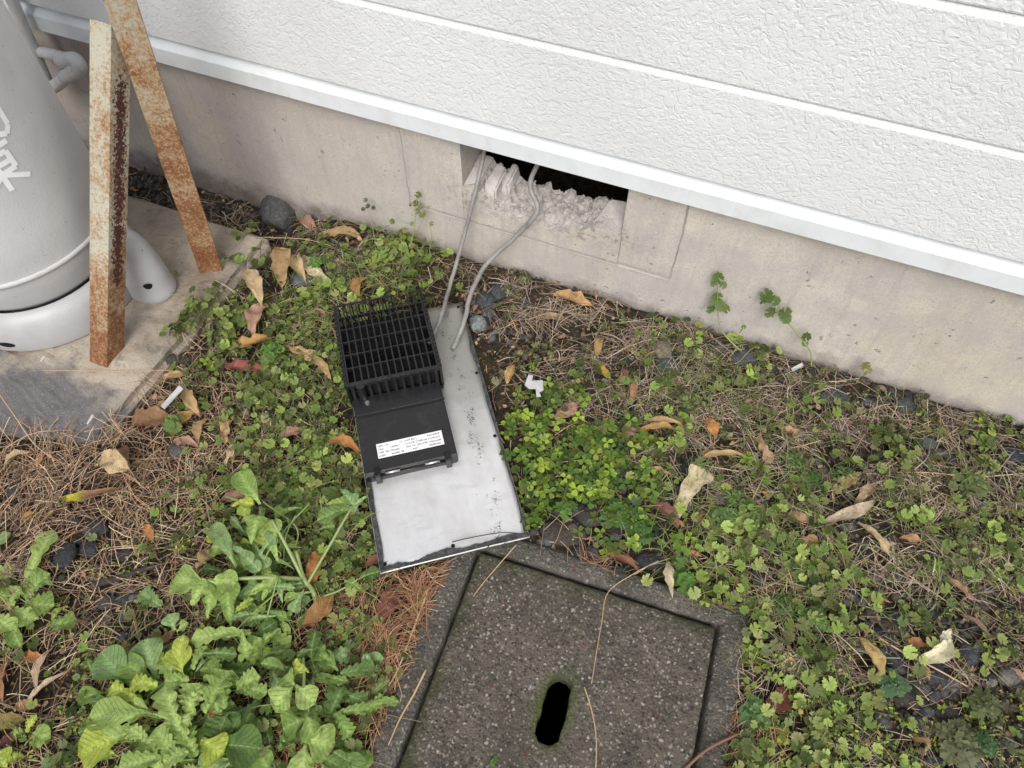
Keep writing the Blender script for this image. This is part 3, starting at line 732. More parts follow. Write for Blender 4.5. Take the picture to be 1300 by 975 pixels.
bm = bmesh.new(); box(bm, .002, .206, .3535, .3560, HZ - .002, HZ + .0022, .0006); fpart('housing_ridge', bm, M['black'])
# label
def onbody(u, v): return .0305 + (v - .213) / (.350 - .213) * (HZ - .030)
def quad_on(bm, u0, u1, v0, v1, off, skew=0.0):
    pts = [(u0, v0), (u1, v0), (u1, v1), (u0, v1)]
    bm.faces.new([bm.verts.new((u, v, onbody(u, v) + off)) for u, v in pts])
bm = bmesh.new(); box(bm, .038, .182, .240, .276, .0322, .0336, .0003)
lab = fpart('rating_label', bm, M['sticker']); lab['label'] = 'white printed rating label'
rr = random.Random(4); bm = bmesh.new()
def ink(u0, u1, v0, v1): bm.faces.new([bm.verts.new((u, v, .0341)) for u, v in ((u0, v0), (u1, v0), (u1, v1), (u0, v1))])
for (ua, ub, rows) in ((.041, .053, (0, 1, 2, 3)), (.056, .066, (1, 3)), (.068, .086, (0, 1, 2)), (.089, .094, (0, 3)), (.100, .112, (1, 2, 3)), (.114, .122, (0, 1, 2, 3)), (.127, .148, (1, 2)), (.150, .178, (0, 1, 2, 3))):
    for r_ in rows:
        u = ua; v = .2425 + r_ * .0082
        while u < ub - .0015:
            hgt = rr.uniform(.0028, .0048); wd_ = rr.uniform(.0012, .0026)
            # tiny glyph-like marks: one upright and one or two bars
            ink(u, u + .0006, v, v + hgt); ink(u, u + wd_, v + hgt * rr.uniform(.3, .9), v + hgt * .95)
            if rr.random() < .6: ink(u + wd_ - .0005, u + wd_, v, v + hgt * .8)
            u += wd_ + .0011
ink(.1245, .1250, .243, .273)
link('label_print', bm_mesh('label_print', bm), M['ink'], lab)
# hinge lugs and bright pins
for u in (.030, .182):
    bm = bmesh.new(); box(bm, u - .006, u + .006, .196, .221, .004, .037, .0015)
    for k in range(6): box(bm, u - .0064, u + .0064, .1975 + k * .004, .1993 + k * .004, .0372, .0392)
    fpart('latch', bm, M['black'])
for ua, ub in ((.046, .078), (.132, .164)):
    bm = bmesh.new(); tube(bm, [Vector((ua, .2035, .030)), Vector((ub, .2035, .030))], .0024, 10); fpart('hinge_pin', bm, M['bright'], True)
bm = bmesh.new(); tube(bm, [Vector((.02, .2025, .026)), Vector((.19, .2025, .026))], .003, 10); fpart('hinge_rod', bm, M['black'], True)
# grille box
bm = bmesh.new(); nb = 13
for i in range(nb + 1):
    u = U0 + .006 + (U1 - U0 - .012) * i / nb; box(bm, u - .0015, u + .0015, V0 + .004, V1 - .002, ZT - .014, ZT)
for j in range(1, 6):
    v = V0 + .010 + (V1 - V0 - .012) * j / 6; box(bm, U0 + .002, U1 - .002, v - .0012, v + .0012, ZT - .011, ZT - .0006)
fpart('top_grille', bm, M['black'])
bm = bmesh.new()   # frame rails round the grille
box(bm, U0, U1, V0 - .001, V0 + .008, ZT - .010, ZT + .0008, .001)
for k in range(10):
    u = .012 + k * .0208; box(bm, u - .0045, u + .0045, V0 - .0035, V0 + .004, ZT - .005, ZT + .0022, .001)
fpart('front_rail', bm, M['black'])
for ua, ub in ((U0 - .001, U0 + .0045), (U1 - .0045, U1 + .001)):
    bm = bmesh.new(); box(bm, ua, ub, V0 - .001, V1, ZT - .009, ZT - .0015, .001); box(bm, ua, ub, V0, V1, .002, .012, .001); fpart('side_rail', bm, M['black'])
for u in (U0, U1):
    for k in range(17):
        v = V0 + .008 + k * .0128; bm = bmesh.new()
        box(bm, u - .0035, u + .0035, v - .0028, v + .0028, .006, ZT + .0016, .0012); fpart('side_rib', bm, M['black'])
for k in range(13):
    u = U0 + .010 + k * .0159
    if k in (9, 10): continue            # the two fins missing at the back
    bm = bmesh.new(); box(bm, u - .0012, u + .0012, V1 - .006, V1, .006, ZT - (.0 if k > 0 else .0), .0004); fpart('back_fin', bm, M['black'])
bm = bmesh.new(); box(bm, U0, U1, V1 - .006, V1, .002, .016, .001); box(bm, U0, .140, V1 - .003, V1 + .0005, ZT - .004, ZT, .0008); box(bm, .178, U1, V1 - .003, V1 + .0005, ZT - .004, ZT, .0008); fpart('back_rail', bm, M['black'])
for k in range(11):
    u = .012 + k * .0187; bm = bmesh.new()
    vs = [bm.verts.new(p) for p in ((u - .0032, V0 - .002, ZT - .004), (u + .0032, V0 - .002, ZT - .004), (u + .0032, V0 - .006, HZ + .002), (u - .0032, V0 - .006, HZ + .002), (u - .0032, V0 + .004, ZT - .004), (u + .0032, V0 + .004, ZT - .004), (u + .0032, V0 + .004, HZ + .002), (u - .0032, V0 + .004, HZ + .002))]
    for q in ((0, 1, 2, 3), (4, 7, 6, 5), (0, 3, 7, 4), (1, 5, 6, 2), (0, 4, 5, 1), (3, 2, 6, 7)): bm.faces.new([vs[i] for i in q])
    bmesh.ops.recalc_face_normals(bm, faces=bm.faces); fpart('front_fin', bm, M['black'])
bm = bmesh.new(); box(bm, U0 + .003, U1 - .003, V0 + .002, V1 - .004, .002, .010); fpart('tray', bm, M['blackin'])
bm = bmesh.new(); box(bm, U0 + .006, U1 - .006, V0 + .006, V0 + .008, .012, ZT - .012)
box(bm, .022, .19, V0 + .020, V1 - .030, .012, .055, .006); fpart('motor_block', bm, M['blackin'])
bm = bmesh.new()    # cross-flow blower drum under the grille
for k in range(30):
    t = 2 * math.pi * k / 30; c_ = Vector((0, math.cos(t) * .024, math.sin(t) * .024))
    box(bm, .03, .18, .50 + c_.y - .001, .50 + c_.y + .001, .040 + c_.z - .003, .040 + c_.z + .003)
fpart('blower_drum', bm, M['blackin'])
bm = bmesh.new(); tube(bm, [Vector((.030, V0 - .006, HZ - .004)), Vector((.030, V0 - .006, ZT + .001))], lambda t: .0095, 16, True); fpart('screw_post', bm, M['black'], False)
bm = bmesh.new(); tube(bm, [Vector((.036, V0 - .020, HZ + .001)), Vector((.036, V0 - .020, HZ + .0075))], .0052, 14); fpart('screw', bm, M['bright'], False)

# ------------------------------------------------------------------ the two cables
def cable(pts, r, label):
    bm = bmesh.new(); path = smooth_path(pts, 10)
    path = [p + Vector((.0012 * nz(i * .3, 0, 1, 4), .001 * nz(i * .3, 3, 1, 5), 0)) for i, p in enumerate(path)]
    tube(bm, path, r, 12, True); o = link('cable', bm_mesh('cable', bm, True), M['cable']); tag(o, label, 'cable', 'grey cables out of the crawl space')
zp = PZ + .008
cable([W(622, 150, 1.42) , W(614, 196, 1.30), W(603, 245, 1.235), W(585, 315, 1.19), W(572, 360, 1.13), P(562, 396, .06), P(553, 418, zp + .006), P(543, 436, zp + .006)], .0052, 'straighter grey cable, left of the two hanging from the hole')
cable([W(700, 185, 1.40), W(683, 208, 1.31), W(673, 236, 1.262), W(682, 268, 1.234), W(655, 300, 1.215), W(618, 335, 1.18), W(598, 372, 1.09), P(591, 402, .055), P(583, 425, zp + .004), P(575, 443, PZ + .004)], .0058, 'thicker wavy grey cable, right of the two, ending on the plate')
# ================================================================== ground cover
def B(lst): return [(P(x, y).x, P(x, y).y, r * .0019, wgt) for x, y, r, wgt in lst]
def dens(bl, x, y):
    d = np.zeros_like(x)
    for bx, by, r, wg in bl: d = np.maximum(d, wg * np.exp(-((x - bx) ** 2 + (y - by) ** 2) / (r * r)))
    return d
EXCL = [(357, 341, 19), (321, 367, 18), (384, 342, 14), (402, 347, 22), (432, 302, 19), (392, 285, 9), (463, 368, 12), (322, 436, 21), (308, 467, 18), (382, 447, 16), (408, 470, 16), (331, 408, 14), (195, 484, 17), (222, 478, 14), (190, 535, 19), (238, 540, 19), (258, 548, 12), (245, 512, 15), (236, 566, 13), (145, 592, 15), (118, 627, 27), (163, 582, 12), (189, 678, 9), (404, 773, 20), (399, 726, 17), (262, 711, 12), (290, 548, 11), (294, 580, 12), (372, 553, 14), (438, 570, 17), (300, 635, 16), (728, 381, 18), (700, 403, 12), (767, 473, 8), (717, 521, 12), (789, 478, 8), (876, 626, 26), (844, 656, 17), (851, 737, 17), (795, 718, 16), (1076, 650, 27), (1108, 684, 20), (1107, 836, 22), (1186, 826, 19), (1200, 812, 12), (1164, 818, 12), (1218, 750, 17), (1238, 800, 22), (1156, 686, 11), (1014, 657, 12), (1022, 690, 12), (845, 538, 20), (838, 550, 21), (799, 552, 9), (832, 602, 14), (900, 545, 11), (918, 585, 25), (970, 570, 14), (1000, 548, 12), (1075, 614, 14), (1098, 630, 14), (803, 497, 11), (762, 440, 9), (648, 475, 9), (62, 872, 27), (58, 848, 22), (8, 866, 19), (46, 832, 12), (36, 896, 12), (12, 920, 16), (12, 944, 14), (24, 585, 16), (52, 585, 7), (494, 772, 17), (476, 716, 11), (212, 808, 12), (275, 900, 14), (988, 890, 16), (356, 270, 25), (607, 412, 12), (616, 382, 14), (634, 372, 13), (620, 398, 10), (842, 446, 14), (846, 466, 13), (384, 356, 19), (714, 676, 31), (714, 645, 16), (750, 656, 24), (782, 672, 13), (826, 712, 22), (874, 600, 12), (1229, 832, 15), (1192, 864, 24), (1134, 797, 22), (1136, 838, 14), (1190, 786, 14), (1152, 884, 24), (1200, 905, 19), (1282, 858, 19), (1254, 866, 14), (1285, 575, 20), (1178, 562, 14), (1148, 515, 16), (1060, 505, 22), (945, 455, 19), (84, 706, 15), (120, 672, 19), (112, 697, 14), (157, 704, 14), (136, 764, 16), (158, 760, 12), (19, 622, 11), (155, 810, 9), (222, 462, 25), (226, 572, 14)]
EXC = np.array([(*P(a, b, .01).xy, r_ * .00165) for a, b, r_ in EXCL])
def near_marked(x, y, g_, keep=.12):
    d = ((x[:, None] - EXC[None, :, 0]) ** 2 + (y[:, None] - EXC[None, :, 1]) ** 2 < EXC[None, :, 2] ** 2).any(1)
    return d & (g_.random(len(x)) > keep)
fan_inv = lambda x, y: ((x - BLp.x) * PU.x + (y - BLp.y) * PU.y, -(x - BLp.x) * PU.y + (y - BLp.y) * PU.x)
LUx, LUy = LU.x, LU.y
def blocked(x, y, slab_m=0., plate_m=0., basin_m=0.):
    u, v = fan_inv(x, y); a = (u > -plate_m) & (u < PW + plate_m) & (v > -plate_m) & (v < PL + plate_m)
    dx, dy = x - LC.x, y - LC.y; lu, lv = dx * LUx + dy * LUy, -dx * LUy + dy * LUx
    a |= (abs(lu) < UNIT + .058 + basin_m) & (abs(lv) < UNIT + .05 + basin_m)
    a |= (x < -1.135 + slab_m) & (y < 1.075 + slab_m) & (y > .405 - slab_m + (x + 1.135) * .26)
    a |= y > WALL - .008
    return a
VX0, VX1, VY0, VY1 = -2.1, 1.2, -.5, 1.245
def clumpn(x, y, sc, seed):
    g_ = np.random.default_rng(seed + 900); v = np.zeros_like(x)
    for k in range(9):
        a, ph, f = g_.uniform(0, 6.28), g_.uniform(0, 6.28), g_.uniform(.7, 1.7) * 6.28 / sc
        v += np.sin((x * np.cos(a) + y * np.sin(a)) * f + ph)
    return v / 3
def sample(bl, n, jitter_seed, patchy=None, **bk):
    g_ = np.random.default_rng(jitter_seed); out = []
    tot = 0
    while tot < n:
        x = g_.uniform(VX0, VX1, n * 3); y = g_.uniform(VY0, VY1, n * 3)
        k = (g_.random(n * 3) < dens(bl, x, y)) & ~blocked(x, y, **bk)
        if patchy: k &= clumpn(x, y, patchy[0], patchy[2] if len(patchy) > 2 else jitter_seed) > patchy[1] + g_.normal(0, .25, len(x))
        # inside the view, with a margin
        d0 = np.stack([x, y, np.full_like(x, -CAM_H)], -1); f_ = d0 @ np.array(FW); u_ = d0 @ np.array(RT) / f_; v_ = d0 @ np.array(UP) / f_
        k &= (abs(u_) < .90) & (abs(v_) < .74)
        out.append(np.stack([x[k], y[k]], -1)); tot += k.sum()
        if len(out) > 40: break
    return np.concatenate(out)[:n]
def ghv(p): return np.array([sh(a, b) for a, b in p])
def frames(nrm, spin):
    nrm = nrm / np.linalg.norm(nrm, axis=1, keepdims=True)
    ref = np.stack([np.cos(spin), np.sin(spin), np.zeros_like(spin)], -1)
    t = ref - nrm * (ref * nrm).sum(1, keepdims=True); t /= np.linalg.norm(t, axis=1, keepdims=True)
    return np.stack([t, np.cross(nrm, t), nrm], -1)      # columns
def scatter(tv, tf, pos, nrm, spin, scale, colr, tcol=None, jit=0., seed=0):
    Rm = frames(nrm, spin); n = len(pos); T = len(tv)
    V = np.einsum('nij,tj->nti', Rm, tv) * np.asarray(scale).reshape(n, 1, -1)
    V = V + pos[:, None, :]
    if jit: V += np.random.default_rng(seed).normal(0, jit, V.shape)
    Fc = (tf[None] + (np.arange(n) * T)[:, None, None]).reshape(-1, tf.shape[1])
    C = np.repeat(colr[:, None, :], T, 1)
    if tcol is not None: C = C * tcol[None]
    return V.reshape(-1, 3), Fc, C.reshape(-1, 3)
def ribbons(p0, p1, wd, sag, bend, colr, K=5, seed=0, taper=.5):
    """thin strands from p0 to p1; sag lifts the middle, bend pushes it sideways; triangular section"""
    g_ = np.random.default_rng(seed); n = len(p0); t = np.linspace(0, 1, K)[None, :, None]
    L = p1 - p0; side = np.cross(L, [0, 0, 1.]); side /= np.linalg.norm(side, axis=1, keepdims=True) + 1e-9
    c = p0[:, None] + L[:, None] * t + side[:, None] * (4 * t * (1 - t)) * bend[:, None, None]
    c = c + side[:, None] * (np.sin(t * 6.3 * g_.uniform(.6, 1.3, (n, 1, 1)) + g_.uniform(0, 6, (n, 1, 1))) * t * (1 - t)) * bend[:, None, None] * 1.2
    c[..., 2] += (4 * t[..., 0] * (1 - t[..., 0])) * sag[:, None]
    wv = wd[:, None, None] * (1 - taper * t)
    up = np.array([0, 0, 1.])
    a = c + side[:, None] * wv * .5; b = c - side[:, None] * wv * .5; d = c + up * wv * .6
    V = np.stack([a, d, b], 2).reshape(n * K * 3, 3)
    f = []
    for k in range(K - 1):
        o = k * 3; f += [(o, o + 1, o + 4, o + 3), (o + 1, o + 2, o + 5, o + 4)]
    f = np.array(f); Fc = (f[None] + (np.arange(n) * K * 3)[:, None, None]).reshape(-1, 4)
    return V, Fc, np.repeat(colr, K * 3, 0)
def join(parts):
    V, Fs, C, o = [], [], [], 0
    for v, f, c in parts: V.append(v); Fs.append(f + o); C.append(c); o += len(v)
    return np.concatenate(V), np.concatenate(Fs), np.concatenate(C)
def pal(cols, n, seed, var=.22):
    g_ = np.random.default_rng(seed); cols = np.array(cols, float); k = g_.integers(0, len(cols), n); m = g_.random((n, 1))
    c = cols[k] * (1 - m * .4) + cols[g_.integers(0, len(cols), n)] * m * .4
    return c * (1 + g_.uniform(-var, var, (n, 1))) * (1 + g_.uniform(-.06, .06, (n, 3)))
# templates
def t_lobed(nl=7, pts=5, depth=.17, pleat=.10, cup=.18, notch=.35):
    n = nl * pts; v = [(0, 0, 0)]; 
    for k in range(n):
        t = k / n; a = math.pi + notch * .5 + (2 * math.pi - notch) * (k + .5) / n
        l = abs(math.sin(math.pi * (k + .5) / pts)); r_ = 1 - depth + depth * l ** .7
        r_ *= .95 + .1 * math.sin(k * 2.3)
        v.append((r_ * math.cos(a), r_ * math.sin(a), cup * r_ * r_ + pleat * (l - .5)))
    f = [(0, k, k + 1) for k in range(1, n)]
    tc = np.array([[.8] * 3] + [[1.05 - .0 * (k % 2)] * 3 for k in range(n)])
    return np.array(v, float), np.array(f), tc
def t_trifol():
    v, f, tc = [], [], []
    for a0 in (math.pi / 2, math.pi / 2 + 2.1, math.pi / 2 - 2.1):
        o = len(v); prof = [(0, 0), (.32, .26), (.62, .36), (.92, .27), (.86, .0), (.92, -.27), (.62, -.36), (.32, -.26)]
        for (x, y) in prof:
            z = .06 + .18 * abs(y) - .10 * x * x + .05 * x
            v.append((x * math.cos(a0) - y * math.sin(a0), x * math.sin(a0) + y * math.cos(a0), z)); tc.append([.85 + .25 * min(1, abs(y) * 3)] * 3)
        for k in (1, 2, 3, 4, 5, 6): f.append((o + (0 if k < 4 else 0), o + k, o + k + 1))
    return np.array(v, float), np.array(f), np.array(tc)
def t_oval():
    v = [(0, 0, 0), (.35, .28, .05), (.8, .30, .04), (1.1, 0, -.06), (.8, -.30, .04), (.35, -.28, .05), (.6, 0, -.03)]
    f = [(0, 6, 1), (1, 6, 2), (2, 6, 3), (3, 6, 4), (4, 6, 5), (5, 6, 0)]
    return np.array(v, float), np.array(f), np.array([[1.] * 3] * 7)
def t_cut():      # finely cut leaf: seven narrow fingers
    v, f = [(0, 0, 0)], []
    for k in range(7):
        a = math.pi * (-.92 + 1.84 * k / 6) + .0; L = .8 + .25 * math.cos(a)
        o = len(v); da = .16
        v += [(.55 * L * math.cos(a - da), .55 * L * math.sin(a - da), .08), (1.0 * L * math.cos(a - .10), L * math.sin(a - .10), .10), (1.06 * L * math.cos(a + .07), 1.06 * L * math.sin(a + .07), .05), (.55 * L * math.cos(a + da), .55 * L * math.sin(a + da), .12)]
        f += [(0, o, o + 3), (o, o + 1, o + 3), (o + 1, o + 2, o + 3)]
    return np.array(v, float), np.array(f), np.array([[1.] * 3] * len(v))
TL, TT, TO, TCU = t_lobed(), t_trifol(), t_oval(), t_cut()
def rosette_field(name, bl, npl, nleaf, reach, hgt, rad, cols, stem_col, templ, seed, label, mat='herb', tilt=.45, crumple=0., **bk):
    g_ = np.random.default_rng(seed); c = sample(bl, npl, seed, **bk); n = len(c)
    k = g_.integers(nleaf[0], nleaf[1] + 1, n); ci = np.repeat(np.arange(n), k); m = len(ci)
    a = g_.uniform(0, 2 * math.pi, m); rr_ = g_.uniform(reach[0], reach[1], m)
    cz = ghv(c); z0 = cz[ci]
    hh = g_.uniform(hgt[0], hgt[1], m) * (1 - .35 * rr_ / reach[1])
    pos = np.stack([c[ci, 0] + rr_ * np.cos(a), c[ci, 1] + rr_ * np.sin(a), z0 + hh], -1)
    ok = ~blocked(pos[:, 0], pos[:, 1], -.055, -.004, -.014) & ~near_marked(pos[:, 0], pos[:, 1], g_); pos, a, ci, z0 = pos[ok], a[ok], ci[ok], z0[ok]; m = len(pos)
    nrm = np.stack([np.cos(a) * tilt * g_.uniform(.0, 1.4, m), np.sin(a) * tilt * g_.uniform(.0, 1.4, m), np.ones(m)], -1) + g_.normal(0, .16 + crumple, (m, 3)) * [1, 1, .1]
    sc = g_.uniform(rad[0], rad[1], m); colr = pal(cols, m, seed + 1)
    sc3 = np.stack([sc, sc, sc], -1); colr = colr * g_.choice([.42, .7, 1., 1.1], (m, 1), p=[.22, .23, .35, .20])  # random darkening puts undergrowth shadow into the leaf colours
    tv, tf, tc = templ
    V, Fc, C = scatter(tv, tf, pos, nrm, a, sc3, colr, tc, jit=rad[1] * (.03 + crumple * .25), seed=seed)
    o = link(name, mesh_np(name, V, Fc, C), M[mat]); tag(o, label, None, None, 'stuff')
    base = np.stack([c[ci, 0], c[ci, 1], z0 - .002], -1) + g_.normal(0, .002, (m, 3)) * [1, 1, 0]
    S = ribbons(base, pos, np.full(m, .0014), np.full(m, .004), g_.normal(0, .003, m), pal(stem_col, m, seed + 2), K=4, seed=seed, taper=.2)
    return S
G_OL = [(.32, .35, .12), (.22, .25, .08), (.40, .40, .17), (.12, .14, .05)]
G_MID = [(.20, .30, .07), (.32, .42, .11), (.12, .19, .05), (.25, .36, .08)]
G_YEL = [(.44, .53, .09), (.34, .44, .07), (.52, .56, .13)]
G_DRY = [(.36, .35, .18), (.45, .41, .24), (.25, .25, .13), (.15, .14, .08)]
G_CLO = [(.30, .44, .055), (.15, .26, .045), (.42, .54, .08), (.09, .17, .035)]
STEMG = [(.22, .28, .10), (.28, .30, .14), (.18, .20, .08)]; STEMR = [(.20, .14, .08), (.28, .22, .12)]
stems = []
left_green = B([(300, 420, 75, .7), (370, 480, 85, .9), (400, 560, 75, 1.), (390, 640, 75, 1.), (430, 690, 55, .9), (255, 430, 55, .7), (430, 330, 70, .6), (520, 310, 60, .7), (360, 340, 40, .4), (240, 400, 50, .7), (330, 560, 50, .6), (440, 820, 60, .7), (260, 640, 60, .3), (110, 930, 70, .6), (60, 820, 60, .2), (340, 900, 100, .4), (230, 680, 40, .3)])
right_green = B([(900, 480, 70, .7), (1000, 500, 90, .55), (930, 690, 80, 1.), (1000, 740, 80, 1.), (980, 640, 60, .7), (1090, 560, 80, .45), (1200, 600, 90, .5), (1260, 680, 80, .65), (1060, 650, 70, .5), (1000, 830, 60, .8), (960, 930, 60, .9), (1120, 740, 70, .5), (1200, 700, 60, .4), (750, 500, 60, .6), (830, 520, 50, .5), (680, 620, 40, .7), (1270, 900, 60, .4), (830, 680, 40, .5), (1250, 800, 60, .3), (640, 430, 40, .2), (1150, 690, 50, .5)])
olive = B([(400, 500, 120, .6), (300, 460, 90, .6), (470, 320, 60, .7), (1000, 490, 130, .6), (1180, 560, 120, .7), (1250, 650, 90, .8), (880, 500, 80, .7), (1250, 820, 90, .55), (1180, 640, 90, .7), (1280, 560, 60, .5), (1050, 460, 60, .5), (700, 480, 60, .45), (1280, 930, 60, .6), (240, 440, 50, .7), (620, 370, 60, .3), (380, 620, 90, .6), (750, 440, 80, .25)])
stems.append(rosette_field('creeping_weed', left_green, 480, (3, 7), (.004, .040), (.004, .044), (.0045, .0125), G_MID + G_OL[:2], STEMG, TL, 11, 'low green lobed weeds covering the ground left of the fan plate', patchy=(.13, -.55, 5), slab_m=-.035))
stems.append(rosette_field('creeping_weed', right_green, 200, (3, 7), (.004, .042), (.004, .050), (.005, .0132), G_MID + G_OL + [(.17, .27, .06)], STEMG, TL, 12, 'low green lobed weeds spreading over the ground right of the lid', patchy=(.13, .32, 5), basin_m=0.))
stems.append(rosette_field('olive_weed', olive, 300, (5, 9), (.004, .026), (.004, .040), (.006, .0125), G_DRY + G_OL, STEMR + STEMG, TCU, 13, 'dull olive finely cut weeds among the straw', crumple=.25, patchy=(.13, -.25, 5), slab_m=-.03))
stems.append(rosette_field('fading_weed', olive, 140, (4, 8), (.003, .020), (.006, .034), (.006, .012), G_DRY, STEMR, TL, 14, 'faded yellowish olive weed leaves among the gravel', crumple=.3, patchy=(.13, -.1, 5)))
clo = B([(740, 600, 62, 1.), (790, 600, 42, .9), (700, 560, 42, .85), (672, 640, 26, .8), (666, 690, 16, .5), (780, 640, 40, .5), (690, 520, 34, .5)])
stems.append(rosette_field('clover_patch', clo, 120, (3, 6), (.003, .026), (.008, .046), (.0125, .0185), G_CLO, STEMG, TT, 15, 'dense bright green clover patch right of the metal plate', tilt=.25))
clo2 = B([(960, 880, 50, .6), (975, 800, 40, .4), (1130, 480, 26, .35), (1150, 530, 26, .3), (1250, 560, 20, .4), (250, 470, 30, .3), (490, 560, 30, .3), (1190, 850, 60, .15), (650, 480, 26, .4), (930, 850, 30, .8), (900, 650, 60, .3)])
stems.append(rosette_field('scattered_clover', clo2, 60, (2, 5), (.003, .022), (.010, .030), (.010, .0165), G_YEL + G_CLO, STEMG, TT, 16, 'scattered yellow green clover sprigs at the edges of the lid and wall', tilt=.3))
seed_b = B([(1070, 880, 60, 1.), (1010, 920, 60, .9), (1120, 920, 70, .9), (1080, 950, 60, .9), (1150, 960, 60, .7), (1170, 900, 50, .5), (1180, 960, 60, .7), (1260, 840, 30, .15), (80, 920, 60, .6), (40, 950, 60, .6), (170, 740, 60, .25), (110, 880, 50, .4), (250, 660, 60, .25), (130, 800, 60, .15), (620, 960, 20, .3), (1000, 860, 40, .5), (420, 640, 80, .4), (420, 700, 60, .5)])
stems.append(rosette_field('seedling_carpet', seed_b, 620, (5, 9), (.002, .012), (.004, .026), (.0045, .0080), G_YEL + [(.13, .22, .05)], STEMG, TO, 17, 'tiny yellow green seedlings carpeting the ground beside the lid and in the lower left', tilt=.3, patchy=(.07, -.1)))
tall = B([(930, 700, 70, 1.), (1000, 760, 60, .9), (980, 650, 50, .8), (960, 800, 36, .8), (900, 470, 50, .7), (1010, 480, 60, .5), (420, 380, 50, .8), (500, 320, 46, 1.), (540, 330, 34, .8), (380, 500, 60, .8), (400, 580, 50, .9), (430, 660, 50, 1.), (350, 600, 40, .8), (1100, 860, 80, .5), (980, 900, 50, .9), (1060, 930, 60, .7), (1200, 640, 60, .4), (1270, 690, 50, .6), (240, 400, 40, .8), (290, 440, 40, .7), (560, 345, 26, .6), (830, 540, 50, .4), (640, 560, 24, .6), (1260, 600, 50, .4)])
stems.append(rosette_field('leafy_weed', tall, 170, (5, 9), (.012, .055), (.006, .048), (.007, .0145), [(.42, .54, .13), (.34, .46, .10), (.50, .58, .18), (.26, .38, .08)], STEMG, TL, 18, 'taller bright yellow green leafy weeds standing above the ground cover', patchy=(.13, .1, 5), slab_m=-.03, basin_m=-.02))
# grass blades and weed stalks
gb = B([(960, 700, 90, 1.), (900, 500, 70, .7), (420, 400, 90, .8), (430, 600, 80, .6), (1000, 620, 90, .6), (350, 850, 140, .4), (1200, 680, 120, .4), (480, 340, 60, .8)])
c = sample(gb, 2200, 31); n = len(c); g_ = np.random.default_rng(31); a = g_.uniform(0, 6.283, n); L = g_.uniform(.02, .10, n)
p0 = np.column_stack([c, ghv(c)]); p1 = p0 + np.column_stack([np.cos(a) * L, np.sin(a) * L, g_.uniform(.002, .035, n)])
stems.append(ribbons(p0, p1, g_.uniform(.0010, .0022, n), g_.uniform(.004, .02, n), g_.normal(0, .008, n), pal([(.36, .44, .14), (.46, .48, .20), (.24, .34, .09), (.40, .36, .18)], n, 32), K=6, seed=33))
V, Fc, C = join(stems)
o = link('weed_stalks', mesh_np('weed_stalks', V, Fc, C), M['herb']); tag(o, 'thin green stalks and grass blades among the weeds', None, None, 'stuff')

# dry straw and needles
def straw(name, bl, n, L0, L1, w0, w1, cols, seed, label, lift=.016, clump=0., patchy=None, **bk):
    g_ = np.random.default_rng(seed); c = sample(bl, n, seed, patchy=patchy, slab_m=-.008, basin_m=-.01, **bk); n = len(c)
    a = g_.uniform(0, 6.283, n); 
    if clump: a = 2.2 * np.sin(c[:, 0] * 21 + c[:, 1] * 13) + g_.normal(0, clump, n)
    L = g_.uniform(L0, L1, n) ** 1.0; d = np.column_stack([np.cos(a), np.sin(a)]) * (L / 2)[:, None]
    A_ = c - d; B_ = c + d
    ok = (A_[:, 1] < WALL - .004) & (B_[:, 1] < WALL - .004) & ~blocked(A_[:, 0], A_[:, 1], -.045, -.004, -.03) & ~blocked(B_[:, 0], B_[:, 1], -.045, -.004, -.03)
    ok &= ~near_marked(c[:, 0], c[:, 1], g_, .25); A_, B_, L = A_[ok], B_[ok], L[ok]; n = len(A_)
    za, zb = ghv(A_) + g_.uniform(0, lift, n), ghv(B_) + g_.uniform(0, lift, n)
    colr = pal(cols, n, seed + 1, .35)
    V, Fc, C = ribbons(np.column_stack([A_, za]), np.column_stack([B_, zb]), g_.uniform(w0, w1, n), g_.uniform(-.002, .008, n), g_.normal(0, .06, n) * L, colr, K=5, seed=seed + 2, taper=.3)
    o = link(name, mesh_np(name, V, Fc, C), M['straw']); tag(o, label, None, None, 'stuff')
all_ = B([(650, 500, 4000, 1.)])
ST_T = [(.55, .41, .27), (.36, .25, .16), (.76, .61, .42), (.16, .10, .065), (.44, .28, .17), (.10, .065, .045)]
ST_R = [(.52, .29, .16), (.36, .18, .09), (.62, .40, .24), (.26, .13, .075)]
ST_G = [(.40, .33, .26), (.23, .18, .14), (.62, .53, .42), (.12, .085, .065), (.08, .057, .045)]
straw('dry_straw', all_, 5400, .015, .085, .0008, .0021, ST_T + ST_G[:2], 41, 'thin brown straw and dead stems scattered over all the bare ground', patchy=(.16, -.35, 8))
straw('dead_grass', B([(150, 620, 110, 1.), (60, 600, 90, 1.), (230, 560, 80, .9), (60, 720, 80, .6), (160, 760, 90, .5), (200, 500, 60, .7), (330, 600, 60, .4), (60, 880, 90, .6)]), 3200, .02, .10, .0009, .0018, ST_T + ST_R[:1], 44, 'matted tan dead grass in front of the slab corner', .022)
straw('pine_needles', B([(495, 820, 45, 1.), (530, 760, 36, 1.), (470, 870, 36, .8), (440, 790, 40, .5), (540, 735, 28, .8), (430, 960, 60, .4), (760, 715, 20, .3), (940, 960, 40, .5)]), 1900, .02, .075, .0008, .0014, ST_R, 47, 'reddish brown dry needles heaped along the left edge of the lid frame', .024, .5)
